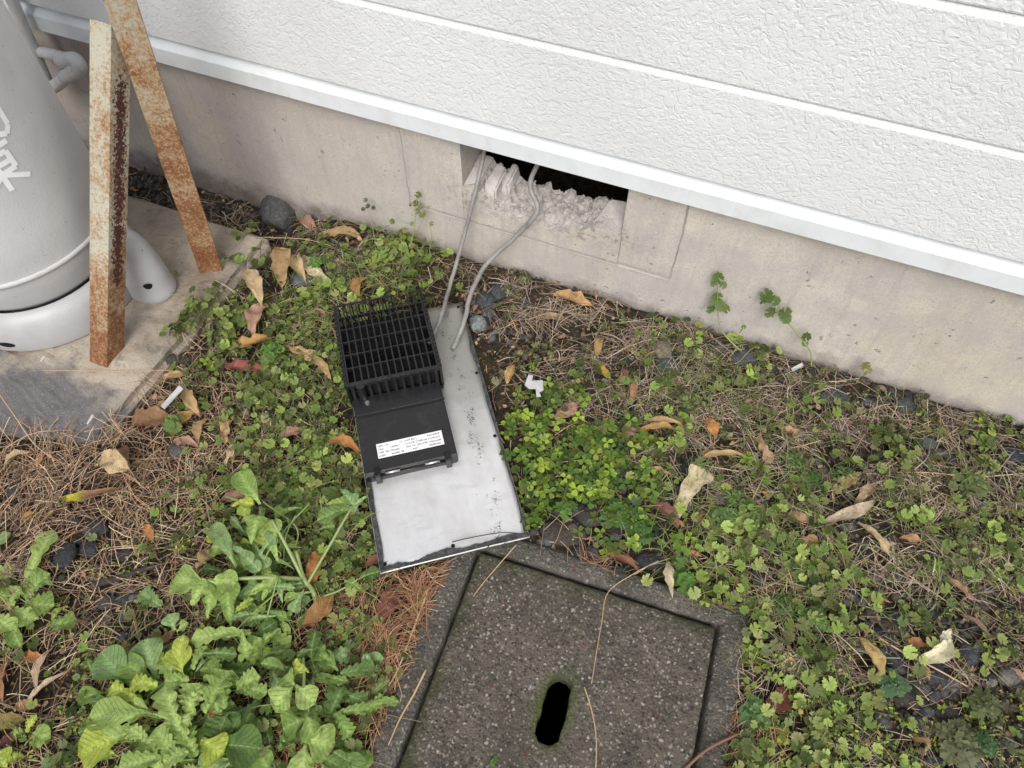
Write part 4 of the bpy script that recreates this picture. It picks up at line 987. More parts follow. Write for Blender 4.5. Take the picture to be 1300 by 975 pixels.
straw('wall_foot_straw', B([(1050, 560, 160, .8), (1180, 660, 140, .8), (900, 540, 100, .8), (1000, 820, 100, .6), (700, 380, 70, 1.), (800, 410, 70, 1.), (880, 430, 60, 1.), (960, 460, 60, .9), (640, 360, 50, .8), (1060, 480, 60, .8), (1180, 530, 70, .8), (1280, 560, 60, .8), (420, 310, 60, .6), (780, 470, 70, .7), (1220, 740, 80, .8), (1100, 640, 80, .6), (860, 560, 80, .6), (300, 250, 60, .4), (1150, 800, 90, .5)]), 5200, .02, .11, .0008, .0020, ST_G + ST_T[:2], 50, 'pinkish grey dead stems tangled along the foot of the foundation', .024, patchy=(.16, -.3, 8))
# crumbs of leaf litter
def crumbs(name, bl, n, s0, s1, cols, seed, label):
    g_ = np.random.default_rng(seed); c = sample(bl, n, seed); n = len(c); pos = np.column_stack([c, ghv(c) + g_.uniform(.001, .010, n)])
    nrm = np.column_stack([g_.normal(0, .45, (n, 2)), np.ones(n)])
    sc = g_.uniform(s0, s1, n); sc3 = np.stack([sc, sc * g_.uniform(.35, .9, n), sc * g_.uniform(.5, 3, n)], -1)
    tv, tf, tc = TO
    V, Fc, C = scatter(tv, tf, pos, nrm, g_.uniform(0, 6.28, n), sc[:, None] * np.ones(3), pal(cols, n, seed + 1, .35), tc, jit=.0008, seed=seed)
    o = link(name, mesh_np(name, V, Fc, C, smooth=False), M['straw']); tag(o, label, None, None, 'stuff')
crumbs('leaf_litter', all_, 9600, .003, .015, [(.18, .11, .065), (.30, .19, .10), (.48, .32, .18), (.06, .042, .032), (.09, .065, .05), (.05, .035, .03)], 55, 'small crumbled bits of dead leaf and bark over the soil')
# gravel
def ico(sub=1):
    bm = bmesh.new(); bmesh.ops.create_icosphere(bm, subdivisions=sub, radius=1); v = np.array([tuple(q.co) for q in bm.verts]); f = np.array([[q.index for q in p.verts] for p in bm.faces]); bm.free(); return v, f
IV, IF = ico(2)
def gravel(name, bl, n, s0, s1, cols, seed, label, sink=.35):
    g_ = np.random.default_rng(seed); c = sample(bl, n, seed); n = len(c)
    sc = s0 + (s1 - s0) * g_.random(n) ** 2.2; s3 = np.stack([sc, sc * g_.uniform(.6, .95, n), sc * g_.uniform(.4, .75, n)], -1)
    pos = np.column_stack([c, ghv(c) + s3[:, 2] * g_.uniform(.0, .5, n)])
    Rm = frames(np.column_stack([g_.normal(0, .3, (n, 2)), np.ones(n)]), g_.uniform(0, 6.28, n))
    parts = []
    base = [IV * (1 + .13 * np.array([noise.noise(Vector(v) * 1.3 + Vector((k * 7, 0, 0))) for v in IV])[:, None]) for k in range(6)]
    base = [np.sign(b_) * np.abs(b_) ** .9 for b_ in base]
    vi = g_.integers(0, 6, n); Bv = np.stack(base)[vi] * s3[:, None, :]
    V = np.einsum('nij,ntj->nti', Rm, Bv) + pos[:, None]; T = len(IV)
    Fc = (IF[None] + (np.arange(n) * T)[:, None, None]).reshape(-1, 3); C = np.repeat(pal(cols, n, seed + 1, .35), T, 0)
    o = link(name, mesh_np(name, V.reshape(-1, 3), Fc, C), M['pebble']); tag(o, label, None, None, 'stuff')
GR = [(.07, .074, .08), (.045, .047, .052), (.10, .10, .10), (.15, .145, .14), (.035, .035, .04), (.18, .155, .125)]
gravel('gravel', B([(1180, 560, 110, .9), (1280, 600, 80, .9), (1200, 850, 120, 1.), (1270, 760, 90, .8), (1120, 640, 70, .5), (640, 400, 50, 1.), (840, 460, 60, .7), (870, 600, 50, .8), (1050, 450, 60, .7), (1180, 740, 80, .7), (1240, 940, 80, .9), (740, 680, 60, .8), (1120, 830, 60, .7), (780, 480, 60, .3), (960, 440, 60, .6), (1100, 700, 150, .5)]), 2600, .004, .016, GR, 60, 'dark grey rounded gravel showing between the weeds on the right')
gravel('gravel', B([(250, 235, 60, 1.), (320, 255, 50, 1.), (180, 215, 50, 1.), (210, 225, 40, 1.), (120, 720, 80, .35), (150, 780, 50, .5), (380, 355, 40, .4), (20, 620, 60, .3)]), 800, .004, .012, GR, 62, 'dark gravel in the narrow gap between slab and wall and at the left')
gravel('fine_gravel', all_, 4200, .0012, .0038, [(.18, .15, .12), (.10, .09, .08), (.30, .26, .21), (.06, .055, .05)], 64, 'small grit and crumbs of earth over the soil')
# ================================================================== single leaves, stones, sticks
def leaf_grid(L, Wd, prof, fold=.25, arch=.15, curl=0., twist=0., wav=.0, seed=0, nu=14, nv=6, tipdrop=0., side_curl=0.):
    """leaf blade along +X, base at 0; prof(t) gives the half width from 0 to 1"""
    V, Fq = [], []
    for i in range(nu + 1):
        t = i / nu; x = L * t; zc = arch * L * 4 * t * (1 - t) - tipdrop * L * t * t; tw = twist * (t - .5)
        hw = prof(t) * Wd / 2
        yc = curl * L * math.sin(math.pi * t)
        for j in range(nv + 1):
            s_ = 2 * j / nv - 1; y = hw * s_
            z = abs(s_) ** 1.2 * hw * fold * 2
            if side_curl:
                ang = side_curl * s_; rr_ = hw / max(.2, abs(side_curl)); y = rr_ * math.sin(ang); z = rr_ * (1 - math.cos(ang))
            z += wav * Wd * nz(t * 5, s_ * 1.5, 1, seed + 3) * (abs(s_) * 1.2 + .15)
            y2 = y * math.cos(tw) - z * math.sin(tw); z2 = y * math.sin(tw) + z * math.cos(tw)
            V.append((x + .05 * L * nz(s_, t * 2, 1, seed) * abs(s_), yc + y2, zc + z2))
    for i in range(nu):
        for j in range(nv):
            a = i * (nv + 1) + j; Fq.append((a, a + 1, a + nv + 2, a + nv + 1))
    return V, Fq
def p_lance(t): return max(.03, math.sin(math.pi * min(1, t * 1.02) ** .85)) ** .8 * (1 + .10 * math.sin(t * 23))
def p_broad(t): return max(.03, math.sin(math.pi * min(1, t) ** 1.1)) ** .6 * (1 + .06 * math.sin(t * 19 + 1))
def p_torn(t): return max(.05, (.35 + .75 * t) * (1 - max(0, t - .9) * 6) * (1 + .25 * math.sin(t * 17) * t))
def gcol(V, c, seed, amp=.25, vein=1.25, Wd=1., tipc=None, L=1.):
    C = []
    for (x, y, z) in V:
        k = 1 + amp * nz(x * 40, y * 40, 1, seed)
        if abs(y) < Wd * .06: k *= vein
        cc = c
        if tipc:
            m = min(1, max(0, (.42 - x / L) * 6)); cc = [a * (1 - m) + b * m for a, b in zip(c, tipc)]
        C.append([q * k for q in cc])
    return np.array(C)
TAN = (.50, .34, .17); PALE = (.58, .44, .26); OCH = (.46, .27, .10); BRN = (.27, .15, .08); RED = (.30, .10, .085); CRM = (.72, .62, .40); PNK = (.46, .28, .20); ORG = (.52, .24, .08); OLV = (.24, .20, .07); DRK = (.10, .035, .04); YEL = (.55, .36, .06)
def dead_leaf(px, py, ln, ang, wr, c, prof, lift, label, **kw):
    """centre, length and direction as measured on the photograph, laid on the ground there"""
    a = R(ang); dx, dy = math.cos(a) * ln / 2, -math.sin(a) * ln / 2
    on_slab = False
    zc = gh(*P(px, py).xy) + lift * .75
    A_, B_ = P(px - dx, py - dy, zc), P(px + dx, py + dy, zc)
    L = (B_ - A_).length; Wd = L * wr; tipc = kw.pop('tipc', None); tilt = kw.pop('tilt', 0.); roll = kw.pop('roll', 0.); seed = kw.pop('seed', px * 7 + py)
    _r = random.Random(seed); kw.setdefault('twist', _r.uniform(-.7, .7)); kw.setdefault('side_curl', _r.choice([0, 0, .6, 1.0])); kw['wav'] = max(kw.get('wav', 0), .22); kw.setdefault('curl', _r.uniform(-.12, .12))
    ragged = lambda t, p=prof, q=seed % 50: p(t) * (1 + .22 * nz(t * 7, q, 1, q * .3) + .10 * nz(t * 22, q, 1, q * .7))
    V, Fq = leaf_grid(L, Wd, ragged, seed=seed % 97, nu=20, **kw)
    o = link('dead_leaf', mesh_np('dead_leaf', V, Fq, gcol(V, c, seed % 31, .3, 1.2, Wd, tipc, L)), M['dead'])
    zmin = min(v[2] for v in V)
    o.location = (A_.x, A_.y, zc - zmin * .5); o.rotation_euler = (R(roll), R(-tilt), math.atan2(B_.y - A_.y, B_.x - A_.x))
    tag(o, label, 'dead leaf'); return o
D = dead_leaf
D(357, 341, 52, -86, .34, TAN, p_lance, .012, 'tan leaf with dark holes standing against the far slab corner', arch=.1, wav=.2, tilt=0)
D(321, 367, 50, -62, .30, PALE, p_lance, .03, 'narrow mottled pale leaf slanting down beside the slab edge', arch=.15, wav=.15)
D(384, 342, 38, -75, .32, PALE, p_lance, .014, 'small pale leaf folded beside the longer pale leaf near the dark stone', fold=.6)
D(402, 347, 62, -42, .24, CRM, p_lance, .014, 'long pale cream leaf pointing at the black grille', arch=.12, wav=.15)
D(432, 302, 52, 4, .34, TAN, p_broad, .012, 'wide tan leaf at the wall foot right of the big grey stone', arch=.12, wav=.3, twist=.5)
D(392, 285, 24, -50, .5, PNK, p_broad, .014, 'small pinkish leaf touching the big grey stone')
D(463, 368, 34, 72, .36, OCH, p_lance, .02, 'small curved orange leaf just above the black grille', curl=.22, side_curl=1.)
D(322, 436, 58, 14, .30, OCH, p_lance, .02, 'ochre leaf lying above the reddish pink leaf', wav=.25, fold=.3)
D(308, 467, 50, -4, .34, RED, p_broad, .026, 'reddish pink leaf, the only such red one left of the fan', arch=.08, fold=.12)
D(382, 447, 44, -22, .28, TAN, p_torn, .022, 'torn tan leaf left of the black grille, upper one of two in a line', wav=.4)
D(408, 470, 44, -48, .22, TAN, p_lance, .024, 'twisted tan leaf left of the black grille, lower one of two in a line', twist=1.4, wav=.3)
D(331, 408, 40, 60, .5, PNK, p_broad, .016, 'crumpled pinkish brown leaf beside the slab edge', wav=.5)
D(195, 484, 46, -22, .34, PALE, p_lance, .012, 'pale curled leaf at the slab corner near the rusty brace', arch=.2, wav=.2)
D(222, 478, 40, 10, .3, TAN, p_lance, .016, 'tan leaf under the weeds just right of the rusty brace foot', wav=.3)
D(190, 535, 52, 12, .58, BRN, p_broad, .012, 'largest mottled brown leaf flat on the straw below the slab', arch=.1, wav=.25)
D(238, 540, 54, 46, .36, OCH, p_lance, .016, 'ochre brown leaf folded lengthwise left of the fan', fold=.8, wav=.2)
D(258, 548, 34, 70, .5, TAN, p_broad, .018, 'curled light tan leaf right of the folded ochre leaf', side_curl=1.4)
D(245, 512, 42, -60, .3, TAN, p_lance, .016, 'thin tan leaf leaning below the white paper strip', wav=.3)
D(236, 566, 36, -12, .36, PNK, p_lance, .012, 'pinkish tan leaf below the folded ochre leaf', wav=.25)
D(145, 592, 42, -18, .55, PALE, p_broad, .014, 'pale crumpled leaf just below the slab front corner', wav=.4, arch=.14)
D(118, 627, 76, 12, .24, BRN, p_lance, .012, 'long brown leaf with a yellow tip', tipc=(.42, .38, .03), wav=.15, arch=.08)
D(163, 582, 34, -82, .4, BRN, p_lance, .010, 'small dark brown leaf beside the pale crumpled one', wav=.3)
D(189, 678, 24, -60, .5, ORG, p_broad, .014, 'small orange brown leaf curl on the straw at the left', side_curl=1.2)
D(404, 773, 56, 48, .46, (.33, .17, .06), p_broad, .03, 'large smooth brown leaf beside the thistle stem', arch=.06, fold=.12)
D(399, 726, 48, 74, .5, ORG, p_torn, .02, 'crumpled orange leaf behind the thistle stem', wav=.5)
D(262, 711, 34, 40, .6, TAN, p_broad, .02, 'torn tan and brown leaf bit above the thistle leaves', wav=.5)
D(290, 548, 30, 80, .5, TAN, p_torn, .018, 'torn tan leaf standing amid weeds left of the black housing', wav=.5)
D(294, 580, 34, 62, .4, PALE, p_torn, .018, 'ragged pale leaf above the thistle tip', wav=.4)
D(372, 553, 40, 20, .45, (.40, .25, .17), p_broad, .014, 'brown leaf half hidden in weeds left of the label', wav=.3)
D(438, 570, 46, -24, .36, ORG, p_lance, .024, 'orange brown leaf tucked against the left side of the black housing', arch=.2, wav=.2)
D(300, 635, 44, 4, .4, (.26, .15, .11), p_broad, .012, 'dull brown leaf behind the thistle tip', wav=.2)
D(728, 381, 50, -18, .46, (.60, .38, .17), p_broad, .016, 'oval orange tan leaf lying at the wall foot below the opening', arch=.05, fold=.10)
D(700, 403, 34, -8, .38, (.34, .24, .15), p_broad, .012, 'dull tan leaf below the oval orange tan leaf')
D(767, 473, 22, -48, .5, YEL, p_broad, .018, 'small yellow orange leaf alone right of the plate')
D(717, 521, 32, 38, .6, PNK, p_broad, .028, 'pinkish beige leaf at the top of the clover patch', arch=.06, fold=.08)
D(789, 478, 22, 82, .4, (.32, .15, .11), p_lance, .014, 'small dull red leaf beside the yellow orange leaf')
D(876, 626, 72, 58, .42, CRM, p_torn, .02, 'largest pale cream leaf with torn edges, right of the clover', wav=.3, arch=.06, twist=.3)
D(844, 656, 48, -44, .36, (.24, .11, .085), p_broad, .016, 'dark reddish brown leaf pointing down beside the torn cream leaf', fold=.5, wav=.2)
D(851, 737, 48, -84, .26, CRM, p_lance, .022, 'narrow cream leaf lying across the top edge of the basin frame', fold=.3, wav=.12)
D(795, 718, 44, -26, .28, (.30, .12, .08), p_lance, .012, 'dark red curled leaf behind the upper frame edge', wav=.3)
D(1076, 650, 76, 24, .20, (.60, .48, .35), p_lance, .022, 'long pale twisted leaf pointing up to the right', twist=1.2, curl=-.08)
D(1108, 684, 56, -44, .28, (.56, .42, .25), p_torn, .022, 'tan leaf widening to a blunt end below the long twisted one', wav=.15)
D(1107, 836, 62, -62, .34, (.58, .42, .17), p_lance, .022, 'yellow tan leaf with a wavy edge, in the lower right', arch=.1, wav=.2)
D(1186, 826, 52, 30, .36, (.78, .73, .50), p_lance, .022, 'cream white forked leaf on the dark pebbles', fold=.5, wav=.2)
D(1200, 812, 32, 60, .34, (.78, .74, .54), p_lance, .026, 'smaller cream white lobe of the forked leaf, upper of the pair', fold=.3)
D(1164, 818, 34, -8, .4, (.48, .20, .09), p_lance, .018, 'orange red leaf left of the cream forked leaf', wav=.25)
D(1218, 750, 48, -38, .3, (.42, .25, .15), p_lance, .018, 'narrow curled brown leaf among dead stems at the right', side_curl=1.3)
D(1238, 800, 60, -44, .22, (.30, .22, .17), p_lance, .018, 'long dull curled leaf above the round dark stone', side_curl=1.5, curl=.1)
D(1156, 686, 30, -12, .4, (.50, .30, .15), p_lance, .018, 'short tan leaf right of the blunt ended one', wav=.2)
D(1014, 657, 32, -24, .42, (.42, .25, .13), p_broad, .018, 'brown leaf under the weeds left of the long twisted leaf', wav=.2)
D(1022, 690, 34, 0, .7, (.42, .25, .13), p_broad, .016, 'roundish brown leaf under weeds in the middle right', wav=.3)
D(845, 538, 56, -10, .18, TAN, p_lance, .022, 'thin tan leaf strip, upper one of two above the bare dark patch', wav=.1)
D(838, 550, 58, -4, .18, OCH, p_lance, .02, 'thin ochre leaf strip, lower one of two above the bare dark patch', wav=.1)
D(799, 552, 26, 62, .6, (.35, .20, .14), p_broad, .02, 'crumpled brown leaf at the right edge of the clover', wav=.4)
D(832, 602, 40, 0, .16, TAN, p_lance, .02, 'straight thin tan leaf right of the clover patch')
D(900, 545, 30, -60, .5, ORG, p_broad, .014, 'orange brown leaf fragment in straw right of the tan strips', wav=.3)
D(918, 585, 70, 2, .12, TAN, p_lance, .018, 'long straw coloured leaf blade right of the bare patch')
D(970, 570, 40, -70, .35, (.48, .31, .19), p_torn, .016, 'ragged tan leaf standing in the straw', wav=.5)
D(1000, 548, 34, -30, .4, (.45, .27, .15), p_torn, .016, 'ragged brown leaf upper left of the dark green weed', wav=.4)
D(1075, 614, 40, 26, .32, (.48, .30, .16), p_lance, .014, 'tan brown leaf on dark gravel at the right', wav=.2)
D(1098, 630, 38, 46, .4, (.52, .38, .25), p_torn, .016, 'pale torn leaf on dark gravel beside the tan brown one', wav=.4)
D(803, 497, 30, 80, .3, (.45, .24, .12), p_lance, .018, 'thin orange leaf upright right of the pinkish leaf')
D(762, 440, 26, 70, .34, (.50, .33, .12), p_lance, .014, 'little tan leaf left of the small yellow one')
D(648, 475, 26, 68, .36, (.50, .34, .14), p_lance, .016, 'little tan leaf above the white paper scrap')
D(62, 872, 74, 38, .17, (.62, .48, .34), p_lance, .014, 'long pale folded leaf in the lower left corner area', fold=.9)
D(58, 848, 60, 68, .2, (.50, .38, .26), p_lance, .012, 'slender tan leaf crossing the long pale folded one', fold=.7)
D(8, 866, 52, 78, .42, (.34, .17, .08), p_broad, .012, 'brown leaf cut by the left picture edge')
D(46, 832, 34, -6, .36, (.45, .19, .08), p_lance, .012, 'orange brown leaf above the long pale folded one', wav=.2)
D(36, 896, 34, 0, .4, (.40, .22, .12), p_lance, .010, 'brown leaf below the slender crossing pair', wav=.2)
D(12, 920, 44, 14, .5, OLV, p_broad, .014, 'dull olive leaf at the left edge near the bottom', fold=.15)
D(12, 944, 40, 24, .42, DRK, p_broad, .014, 'dark purple leaf at the left edge near the bottom')
D(24, 585, 44, 32, .3, (.55, .42, .24), p_lance, .014, 'tan leaf arching in the straw at the left edge', arch=.25)
D(52, 585, 20, 60, .5, (.42, .24, .13), p_broad, .012, 'little brown leaf right of the arching tan leaf')
D(494, 772, 46, 66, .5, (.20, .065, .055), p_broad, .014, 'dark red leaf on the red needles beside the frame', arch=.05)
D(476, 716, 30, 20, .4, (.30, .12, .08), p_broad, .010, 'small dull red leaf under the lower left plate corner')
D(212, 808, 34, 40, .42, (.44, .26, .14), p_lance, .012, 'little brown leaf at the top of the thistle rosette')
D(275, 900, 40, 60, .5, ORG, p_torn, .02, 'orange dead leaf glimpsed through the thistle rosette', wav=.3)
D(988, 890, 44, 24, .6, (.17, .05, .04), p_broad, .008, 'dark red leaf under the weeds right of the frame')
# leftover small fallen leaves nothing tells apart
rl = random.Random(99); protos = []
for k in range(8):
    L = .022 + .014 * rl.random(); V, Fq = leaf_grid(L, L * rl.uniform(.28, .5), [p_lance, p_broad, p_torn][k % 3], wav=.35, arch=.1, twist=rl.uniform(-1, 1), seed=k * 5, nu=8, nv=4, side_curl=rl.choice([0, 1.2]))
    protos.append(mesh_np('dead_leaf', V, Fq, gcol(V, rl.choice([TAN, OCH, BRN, PNK, (.36, .24, .15)]), k, .3, 1.1, L * .4)))
    protos[-1].materials.append(M['dead'])
pts = sample(B([(650, 500, 4000, .25), (200, 560, 120, 1.), (350, 450, 120, .7), (950, 600, 160, .9), (1150, 720, 160, .8)]), 110, 71, slab_m=.01, plate_m=.01, basin_m=.01)
for q in pts:
    o = link('dead_leaf', rl.choice(protos)); o.location = (q[0], q[1], gh(*q) + rl.uniform(.006, .014)); o.rotation_euler = (rl.uniform(-.4, .4), rl.uniform(-.4, .4), rl.uniform(0, 6.28))
    tag(o, 'small curled brown leaf fallen among the weeds and straw', 'dead leaf', 'small fallen leaves')

# ---- stones
stone_n = [0]
def stone(px, py, w_, h_, c, label, zr=.6, rot=0., rough=.10, cat='stone', name='stone'):
    stone_n[0] += 1; sd_ = stone_n[0] * 3.7
    base = gh(*P(px, py).xy); c0 = P(px, py, base + .004); wx = (P(px + w_ / 2, py, base) - P(px - w_ / 2, py, base)).length / 2
    hy = (P(px, py + h_ / 2, base) - P(px, py - h_ / 2, base)).length / 2 * .92
    bm = bmesh.new(); bmesh.ops.create_icosphere(bm, subdivisions=4, radius=1)
    hz = min(wx, hy) * zr
    for v in bm.verts:
        d = v.co.normalized(); k = 1 + rough * 1.6 * noise.noise(d * 1.1 + Vector((sd_, 0, 0))) + rough * .7 * noise.noise(d * 2.6 + Vector((0, sd_, 0))) + .015 * noise.noise(d * 9)
        v.co = Vector((d.x * wx * k, d.y * hy * k, d.z * hz * k))
    V = np.array([tuple(v.co) for v in bm.verts]); Fc = [[q.index for q in p.verts] for p in bm.faces]; bm.free()
    C = np.array([[q * (1 + .25 * nz(v[0] * 60, v[1] * 60, 1, sd_)) for q in c] for v in V])
    o = link(name, mesh_np(name, V, Fc, C), M['pebble']); o.location = (c0.x, c0.y, base + hz * .45); o.rotation_euler = (0, 0, R(YAW) + R(rot))
    tag(o, label, cat); return o
stone(356, 270, 46, 44, (.15, .15, .15), 'largest rounded grey stone, against the wall behind the slab corner', .8, 10, .12)
stone(607, 412, 22, 22, (.30, .35, .35), 'shiny silvery green pebble by the top right plate corner', .8)
stone(616, 382, 26, 24, (.08, .09, .095), 'dark pebble above the silvery one'); stone(634, 372, 24, 20, (.10, .105, .11), 'dark grey pebble nearest the wall above the silvery one')
stone(620, 398, 18, 14, (.11, .12, .12), 'small dark pebble touching the silvery one')
stone(842, 446, 26, 28, (.27, .23, .17), 'beige stone among dead stems by the wall', .6, 20)
stone(846, 466, 24, 22, (.12, .14, .14), 'grey stone just below the beige one')
stone(384, 356, 34, 20, (.14, .15, .17), 'blue grey stone under the pale leaves')
stone(714, 676, 56, 34, (.085, .07, .058), 'largest flat brown stone against the frame top edge', .35, -8)
stone(714, 645, 30, 26, (.075, .065, .058), 'smaller brown stone behind the largest flat one', .5)
stone(750, 656, 44, 28, (.07, .065, .058), 'flat dark brown stone right of the largest flat one', .4, -10)
stone(782, 672, 24, 24, (.06, .045, .04), 'dark reddish stone at the right end of the flat row', .5)
stone(826, 712, 40, 24, (.05, .052, .058), 'black flat stone behind the frame under dead stems', .4)
stone(874, 600, 22, 38, (.045, .05, .058), 'black splintery stone above the torn cream leaf', .5, 0, .16)
stone(1229, 832, 28, 30, (.075, .085, .095), 'smooth round bluish stone right of the cream leaf', .8)
stone(1192, 864, 44, 22, (.09, .095, .10), 'long grey stone below the cream leaf', .6, -30)
stone(1134, 797, 40, 20, (.09, .075, .055), 'brownish flat stone above the yellow tan leaf', .5, -15)
stone(1136, 838, 26, 24, (.06, .065, .07), 'black pebble right of the yellow tan leaf'); stone(1190, 786, 26, 22, (.04, .045, .05), 'black pebble behind the cream leaf')
stone(1152, 884, 44, 30, (.07, .062, .055), 'dull brown stone below the teal green weed', .5); stone(1200, 905, 34, 28, (.06, .055, .05), 'brown black stone in the lower right gravel')
stone(1282, 858, 34, 26, (.20, .19, .18), 'light grey stone at the right edge', .6, 20); stone(1254, 866, 26, 14, (.28, .26, .22), 'whitish flat stone left of the light grey one')
stone(1285, 575, 36, 20, (.05, .06, .075), 'flat black stone at the right edge by the wall', .4, -10)
stone(1178, 562, 26, 16, (.13, .15, .15), 'greenish grey flat stone near the wall on the right', .4)
stone(1148, 515, 30, 20, (.09, .10, .11), 'dark stone by the wall left of the greenish one'); stone(1060, 505, 40, 22, (.10, .11, .115), 'dark grey stone below the bent wall sprout', .5)
stone(945, 455, 34, 22, (.12, .125, .13), 'dark grey stone below the upright wall sprout', .5)
stone(84, 706, 28, 32, (.055, .058, .06), 'black pebble left of the dark stick', .6); stone(120, 672, 34, 20, (.08, .08, .085), 'grey pebble above the black pebble', .5)
stone(112, 697, 26, 22, (.07, .07, .075), 'dark pebble right of the black pebble', .5); stone(157, 704, 26, 18, (.06, .06, .065), 'small dark pebble above the dark stick', .5)
stone(136, 764, 30, 20, (.085, .088, .09), 'grey pebble below the dark stick', .5); stone(158, 760, 22, 24, (.06, .058, .06), 'black pebble under the right end of the stick', .5)
stone(19, 622, 20, 18, (.07, .075, .08), 'dark pebble near the left edge in straw', .6); stone(155, 810, 16, 16, (.12, .125, .13), 'small grey pebble above the thistle rosette', .7)
stone(222, 462, 46, 30, (.10, .09, .08), 'dark rough lump at the slab edge beside the brace foot', .5, 0, .16)
stone(226, 572, 26, 22, (.12, .115, .11), 'grey stone under straw below the ochre leaf', .6)
stone(1120, 212 + 640, 20, 18, (.06, .06, .065), 'black pebble below the yellow tan leaf')

# ---- sticks, straws, scraps
def rod(name, pts, r0, r1, mat, label, cat, seg=6, n=6):
    bm = bmesh.new(); tube(bm, smooth_path(pts, n), lambda t: r0 + (r1 - r0) * t, seg, True)
    o = link(name, bm_mesh(name, bm, True), mat); tag(o, label, cat); return o
s_ = NT('single_straw'); M['sstraw'] = s_.fin(s_.mix((.60, .46, .28), (.42, .28, .15), s_.noise(40)), .6)
s_ = NT('red_stem'); M['rstem'] = s_.fin((.22, .11, .07), .6)
def G(x, y, dz=.006): q = P(x, y); z_ = gh(q.x, q.y); return P(x, y, z_ + dz)
def LZ(x, y, dz=.016): return P(x, y, dz)
rod('dry_stem', [LZ(836, 712, .02), LZ(805, 728), LZ(772, 752), LZ(764, 790), LZ(757, 830), LZ(751, 868)], .0010, .0008, M['sstraw'], 'curved thin dry stem lying over the upper right of the lid', 'dry stem')
rod('dry_stem', [LZ(742, 872), LZ(752, 905), LZ(757, 940), LZ(756, 985)], .0013, .0010, M['sstraw'], 'straight pale dry stem right of the hand hole', 'dry stem')
rod('dry_stem', [LZ(541, 850, .018), LZ(524, 884, .018), LZ(508, 912, .02), LZ(493, 946, .02)], .0022, .0010, M['sstraw'], 'thick pale straw lying along the left gap of the lid', 'dry stem')
rod('dry_stem', [LZ(545, 745), LZ(528, 790), LZ(505, 850), LZ(484, 885)], .0018, .0012, M['sstraw'], 'long straw along the outer left edge of the frame', 'dry stem')
rod('dry_stem', [G(-10, 488, .07), G(20, 530, .068), G(42, 562, .03), G(70, 585, .012)], .0012, .0010, M['sstraw'], 'long straw crossing the slab front at the left edge', 'dry stem')
rod('dry_stem', [P(200, 298, .062), P(290, 301, .064), P(380, 303, .03), G(420, 312, .02)], .0010, .0008, M['sstraw'], 'thin straw stretched over the far slab corner', 'dry stem')
rod('dry_stem', [P(55, 470, .064), P(150, 471, .062), G(215, 470, .05)], .0008, .0008, M['sstraw'], 'fine straw across the foot of the rusty brace', 'dry stem')
rod('dry_stem', [P(655, 692, .03), P(635, 715, .02), P(612, 742, .016), P(601, 757, .016)], .0011, .0009, M['sstraw'], 'short straw over the top left corner of the lid', 'dry stem')
rod('dry_stem', [G(1060, 720), G(1090, 690), G(1160, 735, .016), G(1240, 790, .012)], .0014, .0010, M['sstraw'], 'long pale stem bent over in the middle right', 'dry stem')
rod('dry_stem', [G(1100, 800), G(1150, 830, .02), G(1190, 850, .022), G(1270, 895, .016)], .0020, .0014, M['sstraw'], 'thick dead stem running below the cream leaf', 'dry stem')
rod('dry_stem', [G(1140, 600, .01), G(1180, 600, .02), G(1240, 605, .02), G(1310, 600, .012)], .0014, .0012, M['sstraw'], 'straw stem lying near the wall at the far right', 'dry stem')
rod('dry_stem', [G(955, 755, .016), G(930, 730, .014), G(905, 705, .012), G(880, 690, .012)], .0012, .0010, M['sstraw'], 'pale stem behind the right frame corner', 'dry stem')
rod('red_stem', [LZ(860, 985, .018), LZ(900, 950, .02), G(950, 925, .022), G(975, 900, .018)], .0028, .0018, M['rstem'], 'reddish creeping stem crossing the right frame edge at the bottom', 'stem', 8)
rod('dark_twig', [fanp for fanp in (P(574, 688, .033), P(600, 682, .034), P(640, 676, .034), P(676, 680, .033))], .0012, .0010, M['bark'], 'thin black twig on the lower edge of the metal plate', 'twig')
rod('dark_twig', [P(617, 697, .033), P(635, 678, .034)], .0010, .0006, M['bark'], 'tiny black twig crossing under the longer one on the plate', 'twig')
rod('dark_stick', [G(118, 742, .012), G(150, 734, .014), G(185, 722, .016), G(212, 718, .008)], .0075, .004, M['bark'], 'short dark rotten stick among pebbles on the left', 'stick', 8)
def scrap(name, pts, dz, label, cat, thick=.0012):
    bm = bmesh.new(); zc = [G(x, y, dz) for x, y in pts]; t_ = [bm.verts.new(p + Vector((0, 0, thick + .0015 * (i % 2)))) for i, p in enumerate(zc)]; b_ = [bm.verts.new(p) for p in zc]; n = len(pts)
    bm.faces.new(t_); bm.faces.new(b_[::-1])
    for i in range(n): bm.faces.new((t_[i], t_[(i + 1) % n], b_[(i + 1) % n], b_[i]))
    bmesh.ops.recalc_face_normals(bm, faces=bm.faces); o = link(name, bm_mesh(name, bm), M['scrap']); tag(o, label, cat)
scrap('white_strip', [(204, 516), (228, 490), (233, 494), (209, 520)], .03, 'narrow white plastic strip sticking out of the straw', 'plastic strip')
scrap('white_scrap', [(666, 489), (671, 476), (677, 477), (675, 484), (689, 483), (690, 496), (685, 498), (687, 504), (681, 504), (680, 494), (672, 494)], .034, 'crumpled white scrap of paper right of the plate edge', 'paper scrap')
scrap('white_chip', [(1004, 468), (1018, 461), (1020, 465), (1006, 472)], .02, 'small white chip in the straw near the wall', 'chip')
scrap('white_chip', [(110, 538), (118, 526), (120, 528), (112, 540)], .066, 'thin white chip on the dark part of the slab', 'chip')
scrap('white_chip', [(51, 459), (56, 452), (58, 454), (53, 461)], .066, 'tiny white chip beside the foot ring of the gas cylinder', 'chip')

